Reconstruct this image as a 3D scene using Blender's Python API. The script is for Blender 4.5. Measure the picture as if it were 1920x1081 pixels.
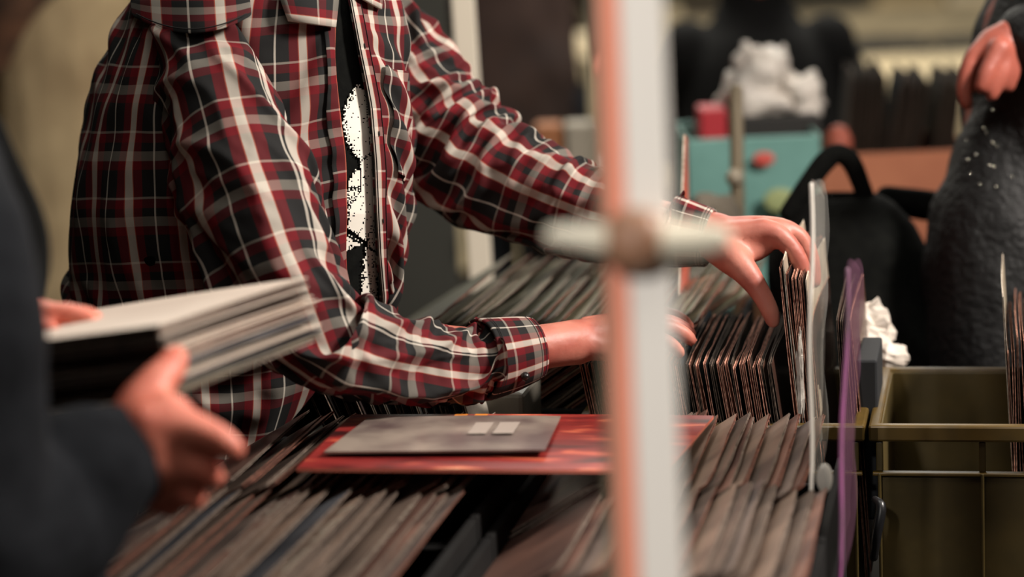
import bpy, bmesh, math, random
import numpy as np
from mathutils import Vector, Matrix, noise
random.seed(7); np.random.seed(7)
S = bpy.context.scene
for o in list(bpy.data.objects): bpy.data.objects.remove(o)
PI = math.pi
# ------------------------------------------------------------------ camera
W, H, LENS = 1920, 1081, 85.0
F = LENS / 36.0 * W
ZC = 1.60
pitch, roll = math.radians(10.2), math.radians(2.4)
fw = np.array([0, math.cos(pitch), -math.sin(pitch)])
r0 = np.array([1.0, 0, 0]); u0 = np.cross(r0, fw)
Rv = r0 * math.cos(roll) - u0 * math.sin(roll)
Uv = u0 * math.cos(roll) + r0 * math.sin(roll)
cam_d = bpy.data.cameras.new('camera'); cam = bpy.data.objects.new('camera', cam_d)
S.collection.objects.link(cam); S.camera = cam
cam.matrix_world = Matrix(((Rv[0], Uv[0], -fw[0], 0), (Rv[1], Uv[1], -fw[1], 0), (Rv[2], Uv[2], -fw[2], ZC), (0, 0, 0, 1)))
cam_d.lens = LENS; cam_d.sensor_width = 36; cam_d.clip_start = .05; cam_d.clip_end = 60
cam_d.dof.use_dof = True; cam_d.dof.focus_distance = 2.83; cam_d.dof.aperture_fstop = 2.2
# ------------------------------------------------------------------ world, light, exposure
w = bpy.data.worlds.new('world'); S.world = w; w.use_nodes = True
w.node_tree.nodes['Background'].inputs[0].default_value = (.75, .72, .6, 1)
w.node_tree.nodes['Background'].inputs[1].default_value = .05
S.view_settings.view_transform = 'Standard'; S.view_settings.look = 'None'
S.view_settings.gamma = 1; S.view_settings.exposure = 0.0; S.view_settings.use_curve_mapping = False
def area(name, loc, target, size, power, col):
    l = bpy.data.lights.new(name, 'AREA'); l.shape = 'RECTANGLE'; l.size, l.size_y = size; l.energy = power; l.color = col
    o = bpy.data.objects.new(name, l); S.collection.objects.link(o); o.location = loc
    o.rotation_euler = (Vector(target) - Vector(loc)).to_track_quat('-Z', 'Y').to_euler(); return o
area('key_lamp', (1.9, 2.35, 2.65), (-.1, 2.9, 1.1), (.4, .4), 118, (1, .91, .83))
area('ceiling_lamp_near', (.1, 2.6, 3.15), (.1, 2.6, 0), (1.0, 1.0), 14, (1, .96, .88))
area('front_fill', (.0, .9, 3.1), (-.3, 2.0, 1.0), (1.0, 1.0), 9, (1, .93, .85))  # added fill without a fixture, aimed at the left hand and stack
sp_ = bpy.data.lights.new('post_fill_spot', 'SPOT'); sp_.energy = 195; sp_.spot_size = math.radians(17); sp_.spot_blend = .5; sp_.color = (1, .95, .91); sp_.shadow_soft_size = .08  # added spot with no fixture, only there to brighten the near post
so_ = bpy.data.objects.new('post_fill_spot', sp_); S.collection.objects.link(so_); so_.location = (-.75, -.5, 2.5); so_.rotation_euler = (Vector((.14, 1.6, 1.32)) - Vector(so_.location)).to_track_quat('-Z', 'Y').to_euler()
area('ceiling_lamp_hall', (0.5, 7.5, 3.15), (.5, 7.5, 0), (4.0, 3.0), 250, (1, .95, .84))
# ------------------------------------------------------------------ coordinates
def A(*v): return np.array(v, float)
def ray(px, py): return fw + Rv * ((px - W / 2) / F) + Uv * ((H / 2 - py) / F)
def P(px, py, d): return A(0, 0, ZC) + ray(px, py) * d          # a point of the place, from its direction and distance
def onz(px, py, z):
    r = ray(px, py); return A(0, 0, ZC) + r * ((z - ZC) / r[2])
YAW = math.radians(11.5)
UD = A(math.sin(YAW), math.cos(YAW), 0); VD = A(math.cos(YAW), -math.sin(YAW), 0)
def vu(p): return float(p @ VD), float(p @ UD)
def RK(v, u, z): return VD * v + UD * u + A(0, 0, z)
# ------------------------------------------------------------------ materials
def lin(c):
    f = lambda x: (x / 255 / 12.92) if x / 255 <= .04045 else ((x / 255 + .055) / 1.055) ** 2.4
    return (f(c[0]), f(c[1]), f(c[2]), 1)
MATS = {}
def newmat(name):
    m = bpy.data.materials.new(name); m.use_nodes = True; MATS[name] = m
    nt = m.node_tree; return m, nt, nt.nodes['Principled BSDF']
def mat(name, c, rough=.6, c2=None, scale=20, metal=0, bump=0, spec=.5, trans=0, dist=.01, coat=0):
    if name in MATS: return MATS[name]
    m, nt, b = newmat(name)
    b.inputs['Base Color'].default_value = lin(c); b.inputs['Roughness'].default_value = rough
    b.inputs['Metallic'].default_value = metal; b.inputs['Specular IOR Level'].default_value = spec
    b.inputs['Transmission Weight'].default_value = trans; b.inputs['Coat Weight'].default_value = coat
    if c2 or bump:
        tc = nt.nodes.new('ShaderNodeTexCoord'); n = nt.nodes.new('ShaderNodeTexNoise')
        n.inputs['Scale'].default_value = scale; n.inputs['Detail'].default_value = 5
        nt.links.new(tc.outputs['Object'], n.inputs['Vector'])
        if c2:
            r = nt.nodes.new('ShaderNodeValToRGB'); r.color_ramp.elements[0].position = .35; r.color_ramp.elements[1].position = .65
            r.color_ramp.elements[0].color = lin(c); r.color_ramp.elements[1].color = lin(c2)
            nt.links.new(n.outputs['Fac'], r.inputs[0]); nt.links.new(r.outputs[0], b.inputs['Base Color'])
        if bump:
            bp = nt.nodes.new('ShaderNodeBump'); bp.inputs['Strength'].default_value = bump; bp.inputs['Distance'].default_value = dist
            nt.links.new(n.outputs['Fac'], bp.inputs['Height']); nt.links.new(bp.outputs[0], b.inputs['Normal'])
    return m
def ramp(nt, stops, interp='CONSTANT'):
    r = nt.nodes.new('ShaderNodeValToRGB'); cr = r.color_ramp; cr.interpolation = interp
    cr.elements[0].position = stops[0][0]; cr.elements[0].color = lin(stops[0][1])
    cr.elements[1].position = stops[1][0]; cr.elements[1].color = lin(stops[1][1])
    for p, c in stops[2:]:
        e = cr.elements.new(p); e.color = lin(c)
    return r
def plaid(name='plaid'):
    m, nt, b = newmat(name); L = nt.links.new
    uv = nt.nodes.new('ShaderNodeUVMap'); sep = nt.nodes.new('ShaderNodeSeparateXYZ'); L(uv.outputs[0], sep.inputs[0])
    cream, grey, red, char, thin = (218, 208, 194), (120, 116, 108), (106, 14, 24), (27, 27, 27), (214, 206, 192)
    edge = (190, 96, 74)
    def axis(sock, off, st=None, per=.074):
        a = nt.nodes.new('ShaderNodeMath'); a.operation = 'MULTIPLY_ADD'; a.inputs[1].default_value = 1 / per; a.inputs[2].default_value = off
        L(sock, a.inputs[0]); f = nt.nodes.new('ShaderNodeMath'); f.operation = 'FRACT'; L(a.outputs[0], f.inputs[0])
        r = ramp(nt, st or [(0, char), (.14, thin), (.172, char), (.40, red), (.565, edge), (.58, cream), (.725, edge), (.74, red), (.90, char)])
        L(f.outputs[0], r.inputs[0]); return r.outputs[0]
    a1 = axis(sep.outputs[0], .1); cream, thin, edge, red = (140, 134, 124), (166, 158, 146), (112, 58, 50), (98, 13, 22); a2 = axis(sep.outputs[1], .3, [(0, char), (.10, thin), (.135, red), (.27, char), (.40, cream), (.55, red), (.68, char)], .083)
    mx = nt.nodes.new('ShaderNodeMix'); mx.data_type = 'RGBA'; mx.inputs[0].default_value = .46
    L(a1, mx.inputs[6]); L(a2, mx.inputs[7]); L(mx.outputs[2], b.inputs['Base Color'])
    b.inputs['Roughness'].default_value = .85; b.inputs['Specular IOR Level'].default_value = .25
    wv = nt.nodes.new('ShaderNodeTexNoise'); wv.inputs['Scale'].default_value = 900; L(uv.outputs[0], wv.inputs['Vector'])
    bp = nt.nodes.new('ShaderNodeBump'); bp.inputs['Strength'].default_value = .12; bp.inputs['Distance'].default_value = .001
    L(wv.outputs['Fac'], bp.inputs['Height']); L(bp.outputs[0], b.inputs['Normal']); return m
def skin(name, c1, c2):
    m, nt, b = newmat(name); L = nt.links.new
    tc = nt.nodes.new('ShaderNodeTexCoord'); n = nt.nodes.new('ShaderNodeTexNoise'); n.inputs['Scale'].default_value = 22
    L(tc.outputs['Object'], n.inputs['Vector'])
    r = ramp(nt, [(.35, c1), (.65, c2)], 'LINEAR'); L(n.outputs['Fac'], r.inputs[0]); L(r.outputs[0], b.inputs['Base Color'])
    b.inputs['Roughness'].default_value = .5; b.inputs['Subsurface Weight'].default_value = .15
    b.inputs['Subsurface Radius'].default_value = (.012, .004, .002); b.inputs['Subsurface Scale'].default_value = 1
    n2 = nt.nodes.new('ShaderNodeTexNoise'); n2.inputs['Scale'].default_value = 160; L(tc.outputs['Object'], n2.inputs['Vector'])
    bp = nt.nodes.new('ShaderNodeBump'); bp.inputs['Strength'].default_value = .15; bp.inputs['Distance'].default_value = .002
    L(n2.outputs['Fac'], bp.inputs['Height']); L(bp.outputs[0], b.inputs['Normal']); return m
def clear(name, tint=(235, 235, 228), haze=.12, rough=.12, ior=1.5):
    m, nt, b = newmat(name); L = nt.links.new
    out = nt.nodes['Material Output']; t = nt.nodes.new('ShaderNodeBsdfTransparent'); t.inputs[0].default_value = (.93, .93, .91, 1)
    fr = nt.nodes.new('ShaderNodeFresnel'); fr.inputs[0].default_value = ior
    ad = nt.nodes.new('ShaderNodeMath'); ad.operation = 'ADD'; ad.inputs[1].default_value = haze; ad.use_clamp = True
    ad.inputs[0].default_value = 0
    ns = nt.nodes.new('ShaderNodeTexNoise'); ns.inputs['Scale'].default_value = 14; ns.inputs['Detail'].default_value = 3; tc = nt.nodes.new('ShaderNodeTexCoord'); L(tc.outputs['Object'], ns.inputs['Vector'])
    m3 = nt.nodes.new('ShaderNodeMath'); m3.operation = 'MULTIPLY'; m3.inputs[1].default_value = haze; L(ns.outputs['Fac'], m3.inputs[0]); L(m3.outputs[0], ad.inputs[0]); mx = nt.nodes.new('ShaderNodeMixShader')
    b.inputs['Base Color'].default_value = lin(tint); b.inputs['Roughness'].default_value = rough
    L(ad.outputs[0], mx.inputs[0]); L(t.outputs[0], mx.inputs[1]); L(b.outputs[0], mx.inputs[2]); L(mx.outputs[0], out.inputs['Surface'])
    return m
def cover(name, cols, rough=.35, spec=.5, scale=9):
    """record sleeve faces: colour differs per object, blotchy print"""
    m, nt, b = newmat(name); L = nt.links.new
    oi = nt.nodes.new('ShaderNodeObjectInfo'); n = len(cols)
    r = ramp(nt, [(i / n, c) for i, c in enumerate(cols)]); L(oi.outputs['Random'], r.inputs[0])
    tc = nt.nodes.new('ShaderNodeTexCoord'); ns = nt.nodes.new('ShaderNodeTexNoise'); ns.noise_dimensions = '4D'; ns.inputs['Scale'].default_value = scale; ns.inputs['Detail'].default_value = 4
    L(tc.outputs['Object'], ns.inputs['Vector'])
    mu = nt.nodes.new('ShaderNodeMath'); mu.operation = 'MULTIPLY'; mu.inputs[1].default_value = 57; L(oi.outputs['Random'], mu.inputs[0]); L(mu.outputs[0], ns.inputs['W'])
    r2 = ramp(nt, [(.38, (70, 66, 60)), (.6, (215, 205, 190))], 'LINEAR'); L(ns.outputs['Fac'], r2.inputs[0])
    mx = nt.nodes.new('ShaderNodeMix'); mx.data_type = 'RGBA'; mx.blend_type = 'MULTIPLY'; mx.inputs[0].default_value = .75
    L(r.outputs[0], mx.inputs[6]); L(r2.outputs[0], mx.inputs[7]); L(mx.outputs[2], b.inputs['Base Color'])
    b.inputs['Roughness'].default_value = rough; b.inputs['Specular IOR Level'].default_value = spec; return m
def cardedge(name, c1, c2):
    m, nt, b = newmat(name); L = nt.links.new
    tc = nt.nodes.new('ShaderNodeTexCoord'); mp = nt.nodes.new('ShaderNodeMapping'); mp.inputs['Scale'].default_value = (40, 40, 60)
    ns = nt.nodes.new('ShaderNodeTexNoise'); ns.inputs['Scale'].default_value = 3; L(tc.outputs['Object'], mp.inputs[0]); L(mp.outputs[0], ns.inputs['Vector'])
    r = ramp(nt, [(.3, c1), (.6, c2)], 'LINEAR'); L(ns.outputs['Fac'], r.inputs[0]); L(r.outputs[0], b.inputs['Base Color']); b.inputs['Roughness'].default_value = .9
    return m
PLAID = plaid()
SKIN = skin('skin', (166, 90, 76), (194, 124, 106)); SKIN2 = skin('skin_ruddy', (206, 108, 88), (224, 134, 112))
CLEAR = clear('clear_plastic'); CLEAR2 = clear('milky_plastic', (225, 222, 214), .13, .12); PINKC = clear('pink_plastic', (126, 86, 110), .2, .3)
COV_DARK = cover('sleeve_print_dark', [(58, 48, 44), (34, 34, 34), (86, 60, 52), (60, 66, 66), (30, 30, 34), (100, 70, 58), (44, 60, 72), (74, 70, 60)])
COV_GREY = cover('sleeve_print_greyed', [(168, 148, 138), (146, 130, 122), (180, 158, 146), (136, 104, 96), (158, 144, 140), (108, 114, 126), (172, 134, 124)], .32)
COV_GREEN = cover('sleeve_print_green_grey', [(170, 172, 150), (150, 154, 134), (186, 182, 158), (130, 134, 118), (156, 148, 126)], .4)
COV_LIGHT = cover('sleeve_print_pale', [(210, 202, 186), (196, 186, 168), (170, 164, 150), (214, 200, 182), (180, 150, 138), (150, 146, 132)], .5)
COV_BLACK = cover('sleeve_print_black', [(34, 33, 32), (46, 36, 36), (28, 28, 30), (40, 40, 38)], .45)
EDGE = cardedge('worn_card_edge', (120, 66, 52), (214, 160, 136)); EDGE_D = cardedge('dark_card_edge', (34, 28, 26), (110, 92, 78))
EDGE_L = cardedge('pale_card_edge', (190, 172, 150), (236, 224, 206)); EDGE_R = cardedge('brown_card_edge', (70, 36, 28), (150, 96, 76))
BLACKF = mat('black_fabric', (9, 10, 9), .95, (15, 16, 14), 60, bump=.2, spec=.1)
NAVY = mat('dark_blue_fabric', (17, 19, 23), .95, (24, 26, 30), 40, bump=.2, spec=.15)
# ------------------------------------------------------------------ mesh helpers
COLL = S.collection
def tag(o, label=None, cat=None, group=None, kind=None):
    if label: o['label'] = label
    if cat: o['category'] = cat
    if group: o['group'] = group
    if kind: o['kind'] = kind
    return o
def wloc(o):
    v = Vector((0, 0, 0))
    while o: v += o.location; o = o.parent
    return np.array(v)
def mk(name, V, Fc, m, parent=None, smooth=True, uv=None, origin=None, midx=None, local=False):
    """one mesh object from world-space vertices; its origin is put at its base"""
    V = np.asarray(V, float)
    if origin is None:
        origin = A(0, 0, 0) if local else A((V[:, 0].min() + V[:, 0].max()) / 2, (V[:, 1].min() + V[:, 1].max()) / 2, V[:, 2].min())
    me = bpy.data.meshes.new(name); me.from_pydata((V - origin).tolist(), [], [tuple(int(i) for i in f) for f in Fc]); me.update()
    for mm in (m if isinstance(m, (list, tuple)) else [m]): me.materials.append(mm)
    if midx is not None:
        me.polygons.foreach_set('material_index', list(midx))
    if smooth: me.polygons.foreach_set('use_smooth', [True] * len(me.polygons))
    if uv is not None:
        ul = me.uv_layers.new(name='UVMap'); li = np.empty(len(me.loops), int); me.loops.foreach_get('vertex_index', li)
        if isinstance(uv, dict): arr = np.concatenate(uv['loops'])
        else: arr = np.asarray(uv)[li]
        ul.data.foreach_set('uv', arr.astype(float).ravel())
    o = bpy.data.objects.new(name, me); COLL.objects.link(o)
    if parent is not None:
        o.parent = parent; o.location = Vector(origin - (wloc(parent) if not local else 0))
    else: o.location = Vector(origin)
    return o
def empty(name, loc):
    o = bpy.data.objects.new(name, None); COLL.objects.link(o); o.location = Vector(loc); o.empty_display_size = .1; return o
def boxg(c, s, R=None):
    c = np.asarray(c, float); s = np.asarray(s, float) / 2
    V = np.array([[x, y, z] for x in (-1, 1) for y in (-1, 1) for z in (-1, 1)], float) * s
    if R is not None: V = V @ np.asarray(R).T
    return V + c, [(0, 1, 3, 2), (4, 6, 7, 5), (0, 4, 5, 1), (2, 3, 7, 6), (0, 2, 6, 4), (1, 5, 7, 3)]
RACKR = np.array([VD, UD, A(0, 0, 1)]).T
def merge(parts):
    V = []; Fc = []; n = 0
    for v, f in parts:
        V.append(np.asarray(v)); Fc += [tuple(i + n for i in q) for q in f]; n += len(v)
    return np.concatenate(V), Fc
def bev(o, w=.004, seg=2):
    md = o.modifiers.new('bevel', 'BEVEL'); md.width = w; md.segments = seg; md.limit_method = 'ANGLE'; return o
def unit(v): return v / (np.linalg.norm(v) + 1e-12)
def resample(pts, n, extra=None):
    """Catmull-Rom through points (with radii columns), n samples evenly along"""
    D = np.asarray(pts, float); D = np.vstack([2 * D[0] - D[1], D, 2 * D[-1] - D[-2]]); out = []
    for i in range(1, len(D) - 2):
        for t in np.linspace(0, 1, 24, endpoint=(i == len(D) - 3)):
            a, b, c, d = D[i - 1], D[i], D[i + 1], D[i + 2]
            out.append(.5 * (2 * b + (c - a) * t + (2 * a - 5 * b + 4 * c - d) * t * t + (3 * b - a - 3 * c + d) * t ** 3))
    out = np.array(out); L = np.r_[0, np.cumsum(np.linalg.norm(np.diff(out[:, :3], axis=0), axis=1))]
    q = np.linspace(0, L[-1], n); return np.stack([np.interp(q, L, out[:, k]) for k in range(out.shape[1])], 1), q
def frames(C, ref):
    T = np.gradient(C, axis=0); T /= np.linalg.norm(T, axis=1)[:, None]
    n = ref - T[0] * (ref @ T[0]); n = unit(n); N = [n]
    for t in T[1:]:
        n = n - t * (n @ t); n = unit(n); N.append(n)
    N = np.array(N); return T, N, np.cross(T, N)
def tube(pts, nring=24, nseg=16, flat=1.0, ref=A(0, -1, .2), cap=True):
    """tapered limb with round ends; pts rows = x,y,z,r (optionally a 5th column: flattening)"""
    D, q = resample(pts, nring); C = D[:, :3]; r = D[:, 3]; fl = D[:, 4] if D.shape[1] > 4 else np.full(len(r), flat)
    T, N, B = frames(C, ref)
    if cap:
        a = np.array([0.02, .35, .65, .87]); pre = [(C[0] - T[0] * r[0] * math.sqrt(1 - k * k) * .8, r[0] * k, N[0], B[0], fl[0]) for k in a]
        post = [(C[-1] + T[-1] * r[-1] * math.sqrt(1 - k * k) * .8, r[-1] * k, N[-1], B[-1], fl[-1]) for k in a[::-1]]
    else: pre = post = []
    rings = pre + [(C[i], r[i], N[i], B[i], fl[i]) for i in range(len(C))] + post
    th = np.linspace(0, 2 * PI, nseg, endpoint=False); V = []
    for c, rr, n, b, f_ in rings: V.append(c + rr * (np.cos(th)[:, None] * n * f_ + np.sin(th)[:, None] * b))
    V = np.concatenate(V); k = len(rings)
    Fc = [(i * nseg + j, i * nseg + (j + 1) % nseg, (i + 1) * nseg + (j + 1) % nseg, (i + 1) * nseg + j) for i in range(k - 1) for j in range(nseg)]
    Fc += [tuple(range(nseg))[::-1], tuple((k - 1) * nseg + j for j in range(nseg))]
    return V, Fc
def ball(c, r, R=None, n=16):
    r = np.broadcast_to(np.asarray(r, float), 3); V = []; Fc = []
    for i in range(n + 1):
        ph = PI * i / n
        for j in range(n): V.append([math.sin(ph) * math.cos(2 * PI * j / n), math.sin(ph) * math.sin(2 * PI * j / n), math.cos(ph)])
    V = np.array(V) * r
    if R is not None: V = V @ np.asarray(R).T
    for i in range(n):
        for j in range(n): Fc.append((i * n + j, (i + 1) * n + j, (i + 1) * n + (j + 1) % n, i * n + (j + 1) % n))
    return V + np.asarray(c), Fc
def fuse(parts, voxel=.004, smooth=6, factor=.5):
    """join overlapping pieces into one continuous skin"""
    V, Fc = merge(parts); me = bpy.data.meshes.new('tmp'); me.from_pydata(V.tolist(), [], Fc); me.update()
    o = bpy.data.objects.new('tmp', me); COLL.objects.link(o)
    r = o.modifiers.new('r', 'REMESH'); r.mode = 'VOXEL'; r.voxel_size = voxel
    s = o.modifiers.new('s', 'SMOOTH'); s.iterations = smooth; s.factor = factor
    dg = bpy.context.evaluated_depsgraph_get(); dg.update(); ev = o.evaluated_get(dg); m2 = ev.to_mesh()
    n = len(m2.vertices); co = np.empty(n * 3); m2.vertices.foreach_get('co', co); Fo = [tuple(p.vertices) for p in m2.polygons]
    ev.to_mesh_clear(); bpy.data.objects.remove(o); bpy.data.meshes.remove(me); return co.reshape(-1, 3), Fo
# ------------------------------------------------------------------ cloth: small position-based solver on a grid, so that sleeves really crumple
def cloth(X, rs, rt, per, pin, coll, steps=120, inner=6, bend=.12, grav=-.00006, damp=.93):
    ns, nt_ = X.shape[:2]; Vv = np.zeros_like(X); winv = np.where(pin, 0.0, 1.0)
    def sat(ia, ja, ib, jb, rest, k, only_short=False):
        a = X[ia, ja]; b = X[ib, jb]; d = b - a; L = np.linalg.norm(d, axis=-1) + 1e-9
        wa = winv[ia, ja]; wb = winv[ib, jb]; ws = wa + wb; ws = np.where(ws == 0, 1, ws)
        c = (L - rest) / L * k
        if only_short: c = np.minimum(c, 0)
        d = d * c[..., None]; X[ia, ja] += d * (wa / ws)[..., None]; X[ib, jb] -= d * (wb / ws)[..., None]
    def mg(i, j): return np.meshgrid(i, j, indexing='ij')
    def jn(j, k): return (j + k) % nt_ if per else j + k
    G = []
    J = np.arange(nt_)
    for p in (0, 1):
        i, j = mg(np.arange(p, ns - 1, 2), J); G.append((i, j, i + 1, j, rs[i, j], 1, False))
        jj = np.arange(p, nt_ if per else nt_ - 1, 2); i, j = mg(np.arange(ns), jj); G.append((i, j, i, jn(j, 1), rt[i, j], 1, False))
    for p in (0, 1):
        jm = J if per else J[:-1]
        i, j = mg(np.arange(p, ns - 1, 2), jm); dg = np.sqrt(rs[i, j] ** 2 + rt[i, j] ** 2)
        G.append((i, j, i + 1, jn(j, 1), dg, .3, False)); G.append((i, jn(j, 1), i + 1, j, dg, .3, False))
    for p in (0, 2):
        ii = [a for a in range(ns - 2) if a % 4 in (p, p + 1)]; i, j = mg(np.array(ii), J); G.append((i, j, i + 2, j, rs[i, j] * 2, bend, True))
        if per and nt_ % 4 == 0: jj = [a for a in range(nt_) if a % 4 in (p, p + 1)]
        else: jj = [a for a in range(nt_ - 2) if a % 4 in (p, p + 1)]
        i, j = mg(np.arange(ns), np.array(jj)); G.append((i, j, i, jn(j, 2), rt[i, j] * 2, bend, True))
    for st in range(steps):
        X0 = X.copy(); X += (Vv * damp + A(0, 0, grav)) * winv[..., None]
        for _ in range(inner):
            for g in G: sat(*g)
            coll(X, winv)
        Vv = X - X0
    return X
def gridfaces(ns, nt_, per):
    Fc = []
    for i in range(ns - 1):
        for j in range(nt_ if per else nt_ - 1):
            j2 = (j + 1) % nt_; Fc.append((i * nt_ + j, i * nt_ + j2, (i + 1) * nt_ + j2, (i + 1) * nt_ + j))
    return Fc
def ridge(x, y, z=0.0):
    n = noise.noise(Vector((x, y, z))); return (1 - min(1, abs(n) * 2.2)) ** 2
def creases(X, C, ns, nt_, seed, amt):
    """long diagonal tension creases, added along the outward direction"""
    Y = X.copy()
    for i in range(ns):
        f_ = min(1, i / 6, (ns - 1 - i) / 6)
        for j in range(nt_):
            t = 2 * PI * j / nt_; a = math.cos(t + i * .05) * 1.25; b = math.sin(t + i * .05) * 1.25
            h = ridge(a + seed, b, i * .045) - .35 + .45 * (ridge(a * 1.9 + 5, b * 1.9, i * .11 + seed) - .35)
            Y[i, j] += unit(X[i, j] - C[i]) * amt * f_ * h
    return Y
def sleeve(name, pts, m, parent, ns, nt_, circ, slack, ref, inner=.72, outer=1.12, steps=120, seed=0, amp=.004, sub=2, bend=.12, voff=0., uoff=0., cre=.006):
    """pts rows = x,y,z,r; crumpled cloth tube around an arm"""
    D, q = resample(pts, ns); C = D[:, :3]; r = D[:, 3]; T, N, B = frames(C, ref); rng = np.random.RandomState(seed)
    th = np.linspace(0, 2 * PI, nt_, endpoint=False)
    X = C[:, None] + r[:, None, None] * (np.cos(th)[None, :, None] * N[:, None] + np.sin(th)[None, :, None] * B[:, None])
    ds = q[1] - q[0]; sl = np.interp(np.linspace(0, 1, ns - 1), np.linspace(0, 1, len(slack)), slack)
    rs = np.repeat((ds * sl)[:, None], nt_, 1); rs = np.vstack([rs, rs[-1:]]); rt = np.repeat((2 * PI * r / nt_ * 1.07)[:, None], nt_, 1)
    for i in range(ns):
        for j in range(nt_):
            tw = th[j] + i * .035; k = 1.0 * noise.noise(Vector((i * .11 + seed * 9, math.cos(tw) * 1.5, math.sin(tw) * 1.5))) + .45 * noise.noise(Vector((i * .26 + seed * 5, math.cos(th[j]) * 3, math.sin(th[j]) * 3))); X[i, j] += (X[i, j] - C[i]) / r[i] * amp * k
    pin = np.zeros((ns, nt_), bool); pin[0] = pin[-1] = True
    def coll(X, wi):
        n0 = ((X[:, :, None, :] - C[None, None]) ** 2).sum(-1) if False else None
        # nearest centre-line sample, searched in a window around the row
        for k0 in range(1):
            idx = np.arange(ns)[:, None]; best = np.full(X.shape[:2], 1e9); bi = np.zeros(X.shape[:2], int)
            for off in range(-6, 7, 2):
                ii = np.clip(idx + off, 0, ns - 1); d = ((X - C[ii]) ** 2).sum(-1); mk_ = d < best; best = np.where(mk_, d, best); bi = np.where(mk_, np.broadcast_to(ii, best.shape), bi)
        dd = X - C[bi]; L = np.sqrt(best) + 1e-9; R_ = r[bi]; Ln = np.clip(L, R_ * inner, R_ * outer)
        X += dd * ((Ln / L - 1) * wi)[..., None]
    X = cloth(X, rs, rt, True, pin, coll, steps=steps, bend=bend)
    X = creases(X, C, ns, nt_, seed, cre); V = X.reshape(-1, 3); Fc = gridfaces(ns, nt_, True); vq = np.r_[0, np.cumsum(ds * sl)] + voff; loops = []
    for i in range(ns - 1):
        for j in range(nt_):
            a, b = j / nt_ * circ + uoff, (j + 1) / nt_ * circ + uoff; loops.append([(a, vq[i]), (b, vq[i]), (b, vq[i + 1]), (a, vq[i + 1])])
    o = mk(name, V, Fc, m, parent, uv={'loops': np.array(loops)})
    sb = o.modifiers.new('sub', 'SUBSURF'); sb.levels = sub; sb.render_levels = sub
    return o
# ------------------------------------------------------------------ the man in the plaid shirt
def T4(rows): return [tuple(P(a, b, d)) + (r,) for a, b, d, r in rows]
def TP(rows): return [tuple(P(a, b, d)) + (r / F * d,) for a, b, d, r in rows]   # radius given as seen
LV = np.array([  # y, left, right, distance, half depth, near edge of opening, far edge of opening
    (-150, 560, 650, 3.04, .060, 600, 628), (-120, 500, 690, 3.03, .100, 600, 634), (-70, 340, 735, 3.02, .165, 606, 642), (-30, 272, 745, 3.0, .19, 616, 648), (0, 246, 750, 2.99, .20, 626, 652), (50, 228, 752, 2.98, .205, 627, 661),
    (100, 203, 760, 2.98, .21, 624, 670), (150, 178, 768, 2.98, .21, 628, 680), (200, 157, 772, 2.98, .21, 634, 689), (250, 149, 775, 2.98, .21, 640, 693),
    (300, 139, 773, 2.98, .21, 646, 697), (400, 125, 764, 2.98, .21, 647, 701), (480, 123, 752, 2.99, .21, 644, 705), (560, 134, 738, 3.0, .205, 650, 712),
    (650, 140, 705, 3.02, .20, 640, 700), (740, 146, 622, 3.04, .19, 590, 612), (800, 148, 572, 3.05, .19, 552, 560), (900, 146, 500, 3.06, .19, 470, 480), (1000, 135, 450, 3.06, .19, 428, 436),
    (1130, 120, 440, 3.06, .19, 420, 428)], float)
def lvl(y): return [np.interp(y, LV[:, 0], LV[:, k]) for k in range(1, 7)]
def torso(y, t, sc=1.0):
    xl, xr, d, wy, _, _ = lvl(y); cx, hw = (xl + xr) / 2, (xr - xl) / 2
    return P(cx + hw * sc * math.cos(t), y, d + wy * sc * math.sin(t))
def tee_pt(px, py, sc=.95, out=0.0):
    xl, xr, d, wy, _, _ = lvl(py); cx, hw = (xl + xr) / 2, (xr - xl) / 2; c = max(-1, min(1, (px - cx) / hw / sc))
    return P(px, py, d - wy * sc * math.sqrt(1 - c * c) - out)
def hand_parts(chains, palm=()):
    out = [tube(c, nring=14, nseg=14) for c in chains]; return out + list(palm)
# near arm: under the sleeve, bare wrist, hand resting on the records behind the post
near_arm = T4([(420, 70, 2.92, .04), (405, 150, 2.82, .036), (440, 300, 2.74, .043), (520, 480, 2.70, .044), (575, 610, 2.70, .044), (690, 655, 2.73, .043), (850, 668, 2.78, .036), (960, 658, 2.81, .029), (1030, 648, 2.83, .0265), (1085, 640, 2.86, .0275)])
nh = [T4([(1080, 640, 2.86, .024), (1130, 628, 2.875, .024), (1185, 618, 2.89, .021)]),
      T4([(1090, 646, 2.85, .018), (1150, 650, 2.86, .017), (1200, 640, 2.87, .013), (1240, 636, 2.875, .0095), (1262, 648, 2.88, .009), (1276, 662, 2.885, .0075)]),
      T4([(1100, 636, 2.86, .018), (1160, 632, 2.88, .016), (1212, 618, 2.89, .0125), (1250, 612, 2.90, .0105), (1280, 624, 2.905, .0098), (1296, 638, 2.91, .0085)]),
      T4([(1100, 628, 2.88, .018), (1160, 618, 2.90, .016), (1212, 604, 2.92, .0125), (1252, 604, 2.93, .0105), (1280, 614, 2.935, .0095), (1296, 628, 2.94, .0085)]),
      T4([(1100, 620, 2.90, .018), (1160, 608, 2.925, .016), (1205, 594, 2.95, .0125), (1250, 590, 2.96, .0105), (1278, 600, 2.965, .0095), (1292, 614, 2.97, .0085)]),
      T4([(1090, 630, 2.88, .02), (1130, 632, 2.93, .016), (1170, 642, 2.965, .0125), (1205, 652, 2.98, .010)])]
far_arm = T4([(660, 60, 3.10, .035), (735, 110, 3.17, .040), (850, 235, 3.14, .045), (965, 335, 3.08, .045), (1060, 375, 3.04, .043), (1200, 418, 3.0, .036), (1290, 432, 2.98, .03), (1350, 442, 2.965, .028)])
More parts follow.
